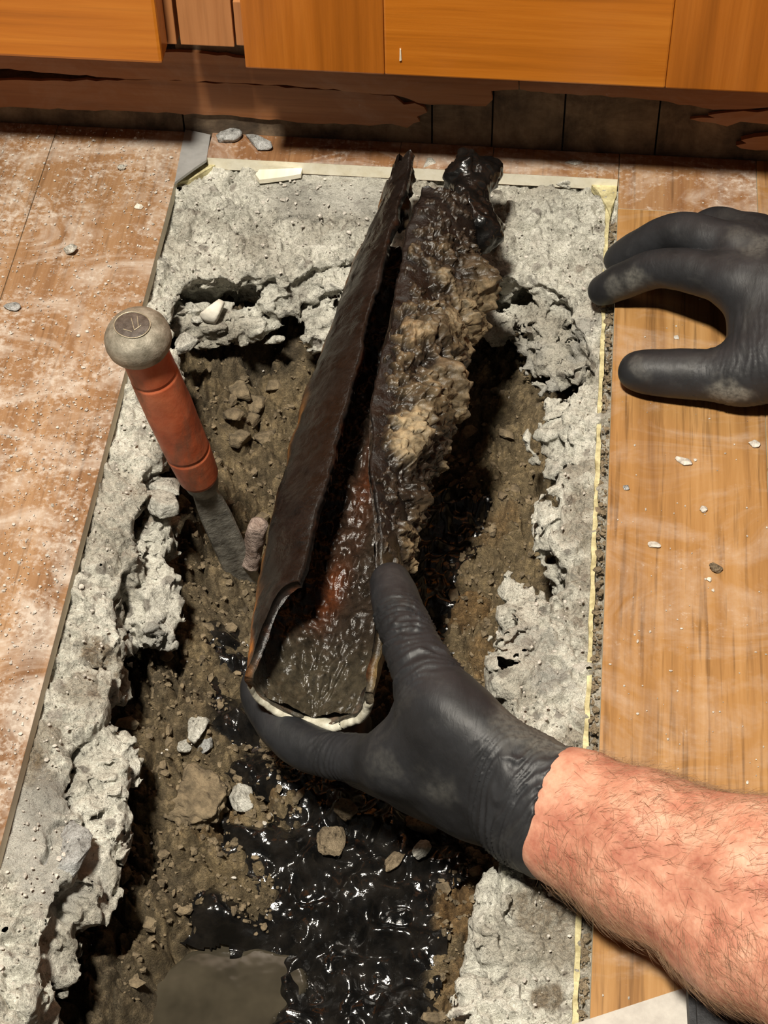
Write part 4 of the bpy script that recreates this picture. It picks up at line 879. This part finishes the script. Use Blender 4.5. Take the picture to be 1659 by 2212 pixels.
def bspl(pts, rad, n=5):
    "smooth a joint chain (Catmull-Rom) so that fingers bend softly"
    p = np.array(pts); r = np.array(rad); P_ = np.vstack([2 * p[0] - p[1], p, 2 * p[-1] - p[-2]]); R_ = np.concatenate([[r[0]], r, [r[-1]]]); op, orr = [], []
    for i in range(1, len(p)):
        for t in np.linspace(0, 1, n, endpoint=False):
            f = lambda a: .5 * (2 * a[i] + (a[i + 1] - a[i - 1]) * t + (2 * a[i - 1] - 5 * a[i] + 4 * a[i + 1] - a[i + 2]) * t * t + (3 * a[i] - a[i - 1] - 3 * a[i + 1] + a[i + 2]) * t ** 3)
            op.append(f(P_)); orr.append(float(f(R_)))
    op.append(p[-1]); orr.append(r[-1]); return op, orr
VIEW = RC[:, 2]
def normals_of(me):
    a = np.empty(len(me.vertices) * 3, np.float32); me.vertices.foreach_get('normal', a); return a.reshape(-1, 3)
def displace(o, fn):
    me = o.data; v_ = np.empty(len(me.vertices) * 3, np.float32); me.vertices.foreach_get('co', v_); v_ = v_.reshape(-1, 3); n_ = normals_of(me)
    v_ = v_ + n_ * fn(v_, n_)[:, None]; me.vertices.foreach_set('co', v_.astype(np.float32).ravel()); me.update()
def wrinkle(v_, a, b, t0, t1, r, freq, amp, skew, seed):
    "creases across the bone a-b between t0 and t1"
    a, b = np.array(a), np.array(b); ab = b - a; Ln = np.linalg.norm(ab); d_ = ab / Ln; t = (v_ - a) @ d_ / Ln
    q_ = v_ - a - (t * Ln)[:, None] * d_; dist = np.linalg.norm(q_, axis=1)
    e_ = np.cross(d_, [0, 0, 1.0]); e_ /= np.linalg.norm(e_); lat = q_ @ e_
    m = sstep(t0 - .12, t0 + .08, t) * sstep(t1 + .12, t1 - .08, t) * sstep(r * 1.35, r, dist)
    nz_ = fbm(np.stack([t * 6, lat * 55, t * 0 + seed], -1), 1.0, 2, 601)
    w = np.sin((t * Ln + skew * lat) * freq + nz_ * 3.2); w = -np.abs(w) ** .6 + .5
    br = sstep(-.35, .35, fbm(np.stack([t * 9, lat * 70, t * 0 + seed + 3], -1), 1.0, 2, 605))
    return amp * m * w * (.35 + .65 * br)

# --- lower (left) hand on the pipe
W_ = P(1195, 1752, .026)
th = [P(1120, 1665, .036), P(968, 1535, .040), P(884, 1385, .040), P(846, 1262, .036)]
fi = {'index': ([P(850, 1645, .002), P(705, 1628, -.022), P(612, 1582, -.028), P(562, 1500, -.031), P(575, 1440, -.034)], [.0125, .0110, .0102, .0094, .0080]),
      'middle': ([P(862, 1665, -.014), P(725, 1632, -.036), P(640, 1570, -.044), P(630, 1480, -.046)], [.0125, .0105, .0095, .0080]),
      'ring': ([P(890, 1692, -.028), P(760, 1650, -.048), P(690, 1570, -.054), P(700, 1490, -.054)], [.0118, .0100, .0090, .0078]),
      'little': ([P(935, 1718, -.038), P(825, 1685, -.056), P(765, 1620, -.060), P(775, 1560, -.060)], [.0105, .0088, .0080, .0070])}
FA = (P(1659, 1962, .060) - W_); FA /= np.linalg.norm(FA); FU = np.cross(FA, VIEW); FU /= np.linalg.norm(FU)   # forearm axis and its width direction
cuff_p = P(1190, 1757, .026) ; 
cut_n = FA * .985 + FU * .10; cut_n /= np.linalg.norm(cut_n)
fl = Field(np.min([x for f_ in fi.values() for x in f_[0]] + th + [W_], 0) - .032, np.max([x for f_ in fi.values() for x in f_[0]] + th + [W_ + FA * .04], 0) + .036, .0011)
palm = fl.new()
for nm, k_ in (('index', .0135), ('middle', .0135), ('ring', .0130), ('little', .0120)):
    m_ = fi[nm][0][0]; off = {'index': -.010, 'middle': -.003, 'ring': .004, 'little': .011}[nm]
    fl.cap(palm, m_, W_ - FU * off * .0 + FU * (-off) * .6 - VIEW * (-off) * .2, k_, .0175, .014)
fl.cap(palm, th[1], W_ - FU * 0 + FA * -.004, .0155, .0190, .016); fl.cap(palm, th[1], fi['index'][0][0], .0110, .0115, .016)
fl.cap(palm, (np.array(th[1]) + th[2]) / 2, P(885, 1605, .012), .0085, .0105, .016)     # web between thumb and index
fl.cap(palm, P(990, 1600, .026), P(1010, 1690, .000), .019, .019, .016)
for sgn, rr in ((-1, .0208), (1, .0208)):
    fl.cap(palm, W_ + FU * sgn * .0085 - FA * .012, W_ + FU * sgn * .0095 + FA * .030, rr, rr + .0012, .012)
tp_, tr_ = bspl(th, [.0165, .0150, .0132, .0108]); d = smin(palm, fl.chain(tp_, tr_, .003), .010)
for nm in fi:
    p_, r_ = bspl(*fi[nm]); d = smin(d, fl.chain(p_, r_, .003), .0045)
d = np.maximum(d, fl.plane(W_ + FA * .006, cut_n))
v_, f_ = surfnets(d, fl.lo, fl.h)
def dusty(v_, items, seed):
    m = np.zeros(len(v_)); n_ = fbm(v_.astype(np.float32), 120, 3, seed) * .006
    for c_, r_, a_ in items: m = np.maximum(m, a_ * (1 - sstep(r_ * .3, r_, np.linalg.norm(v_ - c_, axis=1) + n_)))
    return np.stack([m, m * 0, m * 0], 1)
gl = np_mesh('glove', v_, f_, GLOVE, None, True, dusty(v_, [(P(1130, 1560, .05), .02, .5), (P(1190, 1600, .05), .018, .6), (P(960, 1680, .02), .018, .28), (P(830, 1660, .015), .012, .2)], 611))
gl['label'] = 'black rubber glove gripping the pipe'
def wr_left(v_, n_):
    w = wrinkle(v_, th[1], th[2], .25, 1.15, .022, 760, .0026, .35, 1) + wrinkle(v_, th[2], th[3], .0, .55, .0185, 820, .0020, .35, 2)
    w = w + wrinkle(v_, W_ - FA * .050, W_ + FA * .008, .35, 1.0, .040, 700, .0022, .35, 3) + wrinkle(v_, fi['index'][0][1], fi['index'][0][0], .0, .5, .017, 900, .0009, .4, 4)
    return w + fbm(v_, 36, 3, 621) * .0010
displace(gl, wr_left); adopt(gl, person)
o = None
# cuff roll
t_ = np.linspace(0, 2 * np.pi, 72, endpoint=False)
# --- bare forearm
EL = W_ + FA * .235 + np.array([0, 0, .03]); SH = EL + np.array([.16, .10, .16])
fb = Field(np.minimum(W_, EL) - .075, np.maximum(EL, SH) + .06, .0022)
d = fb.new()
axp = [W_ - FA * .012, W_ + FA * .010, W_ + FA * .050, W_ + FA * .110, W_ + FA * .165, EL]
hw = [.0075, .0085, .0105, .0130, .0135, .010]; rr = [.0190, .0212, .0245, .0300, .0335, .0330]
for sgn in (-1, 1):
    for i in range(5): fb.cap(d, axp[i] + FU * sgn * hw[i], axp[i + 1] + FU * sgn * hw[i + 1], rr[i], rr[i + 1], .012)
fb.cap(d, EL, SH, .037, .043, .014)
v_, f_ = surfnets(d, fb.lo, fb.h)
arm = np_mesh('forearm', v_, f_, SKIN); arm['label'] = 'hairy bare forearm below the glove cuff'
displace(arm, lambda v_, n_: fbm(v_, 26, 3, 631) * .0014 + fbm(v_, 90, 2, 635) * .0003); adopt(arm, person)
# hair on the forearm
def hairs(o, n, seed):
    me = o.data; nv = len(me.vertices); v_ = np.empty(nv * 3, np.float32); me.vertices.foreach_get('co', v_); v_ = v_.reshape(-1, 3); n_ = normals_of(me)
    t = (v_ - W_) @ FA; g = np.random.RandomState(seed); ok = np.where((t > .012) & (t < .22))[0]; lat = (v_ - W_) @ FU
    side_ = sstep(-.01, .035, np.abs(lat)); pr = .35 + .65 * side_[ok]; pr = pr * (.4 + .6 * sstep(-.3, .4, fbm(v_[ok], 40, 2, 641))); pr /= pr.sum()
    ids_ = g.choice(ok, n, p=pr); V_, F_ = [], []
    base = v_[ids_] + g.normal(0, .0009, (n, 3)); nn = n_[ids_]; latv = lat[ids_]
    flow = FA * .75 + np.sign(latv)[:, None] * FU * .55 + g.normal(0, .42, (n, 3)); flow -= nn * (flow * nn).sum(1)[:, None]; flow /= np.linalg.norm(flow, axis=1)[:, None]
    Ln = g.uniform(.006, .013, n)[:, None]; lift = g.uniform(.16, .5, n)[:, None]; sd2 = np.cross(flow, nn); wdt = g.uniform(.00004, .00008, n)[:, None]; curl = g.normal(0, .28, (n, 1))
    rows = []
    for t in (0, .33, .67, 1):
        c_ = base - nn * .0003 + flow * Ln * t + nn * Ln * lift * (t - .55 * t * t) + sd2 * Ln * curl * t * t; w = wdt * (1 - .8 * t)
        rows += [c_ - sd2 * w, c_ + sd2 * w, c_ + nn * w * 1.6]
    A = np.stack(rows, 1); b_ = (np.arange(n) * 12)[:, None, None]; tri = []
    for k_ in range(3):
        for j in range(3): tri.append([k_ * 3 + j, k_ * 3 + (j + 1) % 3, k_ * 3 + 3 + (j + 1) % 3, k_ * 3 + 3 + j])
    F_ = (np.array(tri)[None] + b_).reshape(-1, 4)
    h_ = np_mesh('arm_hair', A.reshape(-1, 3), F_, HAIR, None, True); h_['kind'] = 'stuff'; return h_
adopt(hairs(arm, 13000, 71), person)

# --- upper (right) hand resting on the planks
W2 = P(1850, 690, .046)
th2 = [P(1730, 775, .036), P(1602, 812, .021), P(1478, 808, .0165), P(1378, 803, .0135)]
f2 = {'index': ([P(1596, 610, .046), P(1442, 580, .036), P(1360, 603, .020), P(1300, 629, .0060)], [.0132, .0113, .0103, .0088]),
      'middle': ([P(1606, 545, .048), P(1470, 503, .042), P(1388, 532, .024), P(1333, 562, .0085)], [.0130, .0112, .0100, .0086]),
      'ring': ([P(1630, 520, .042), P(1545, 490, .036), P(1490, 530, .020), P(1462, 570, .0100)], [.0125, .0108, .0095, .0085]),
      'little': ([P(1690, 530, .034), P(1622, 502, .028), P(1580, 540, .016), P(1560, 570, .0095)], [.0115, .0098, .0088, .0080])}
F2A = P(2300, 640, .10) - W2; F2A /= np.linalg.norm(F2A); F2U = np.cross(F2A, VIEW); F2U /= np.linalg.norm(F2U)
fr_ = Field(np.min([x for q_ in f2.values() for x in q_[0]] + th2, 0) - .022, np.max([x for q_ in f2.values() for x in q_[0]] + th2 + [W2 + F2A * .03], 0) + .040, .0013)
palm = fr_.new()
for nm, off in (('index', .010), ('middle', .004), ('ring', -.004), ('little', -.011)):
    fr_.cap(palm, f2[nm][0][0], W2 - F2U * off * .7, .0140, .0190, .014)
fr_.cap(palm, th2[1], W2, .0150, .0200, .016)
fr_.cap(palm, P(1622, 640, .042), P(1634, 770, .028), .0125, .0130, .018); fr_.cap(palm, P(1680, 640, .040), P(1690, 760, .034), .018, .018, .018)
for sgn in (-1, 1): fr_.cap(palm, W2 + F2U * sgn * .009 - F2A * .01, W2 + F2U * sgn * .010 + F2A * .04, .0215, .0225, .012)
tp_, tr_ = bspl(th2, [.0165, .0140, .0132, .0112]); d = smin(palm, fr_.chain(tp_, tr_, .003), .010)
dd = None
for nm in f2:
    p_, r_ = bspl(*f2[nm]); e = fr_.chain(p_, r_, .003); dd = e if dd is None else smin(dd, e, .0015)
d = smin(d, dd, .008); d = np.maximum(d, fr_.plane(W2 + F2A * .022, F2A))
v_, f_ = surfnets(d, fr_.lo, fr_.h)
gr = np_mesh('glove', v_, f_, GLOVE, None, True, dusty(v_, [(P(1360, 608, .03), .013, .6), (P(1330, 620, .02), .010, .4), (P(1590, 850, .02), .012, 1), (P(1560, 845, .02), .009, .8), (P(1640, 540, .06), .014, .35), (P(1600, 520, .06), .012, .2), (P(1380, 800, .025), .010, .25)], 651))
gr['label'] = 'black rubber glove resting on the planks'
displace(gr, lambda v_, n_: wrinkle(v_, th2[2], th2[1], 0, 1, .020, 1050, .0005, .2, 5) + wrinkle(v_, th2[3], th2[2], .2, .5, .016, 1300, .0003, .5, 6) + wrinkle(v_, th2[1], th2[0], 0, 1, .03, 700, .0008, .3, 7) + wrinkle(v_, f2['index'][0][2], f2['index'][0][1], .3, 1, .015, 1100, .0003, .2, 8) + fbm(v_, 36, 3, 661) * .0009)
adopt(gr, person)
E2_ = W2 + F2A * .23; fb = Field(np.minimum(W2, E2_) - .06, np.maximum(E2_, E2_ + np.array([.12, -.06, .16])) + .06, .003); d = fb.new()
for sgn in (-1, 1): fb.cap(d, W2 + F2U * sgn * .008 + F2A * .008, E2_ + F2U * sgn * .011, .0200, .034, .012)
fb.cap(d, E2_, E2_ + np.array([.12, -.06, .16]), .036, .043, .014)
v_, f_ = surfnets(d, fb.lo, fb.h); adopt(np_mesh('forearm', v_, f_, SKIN), person)
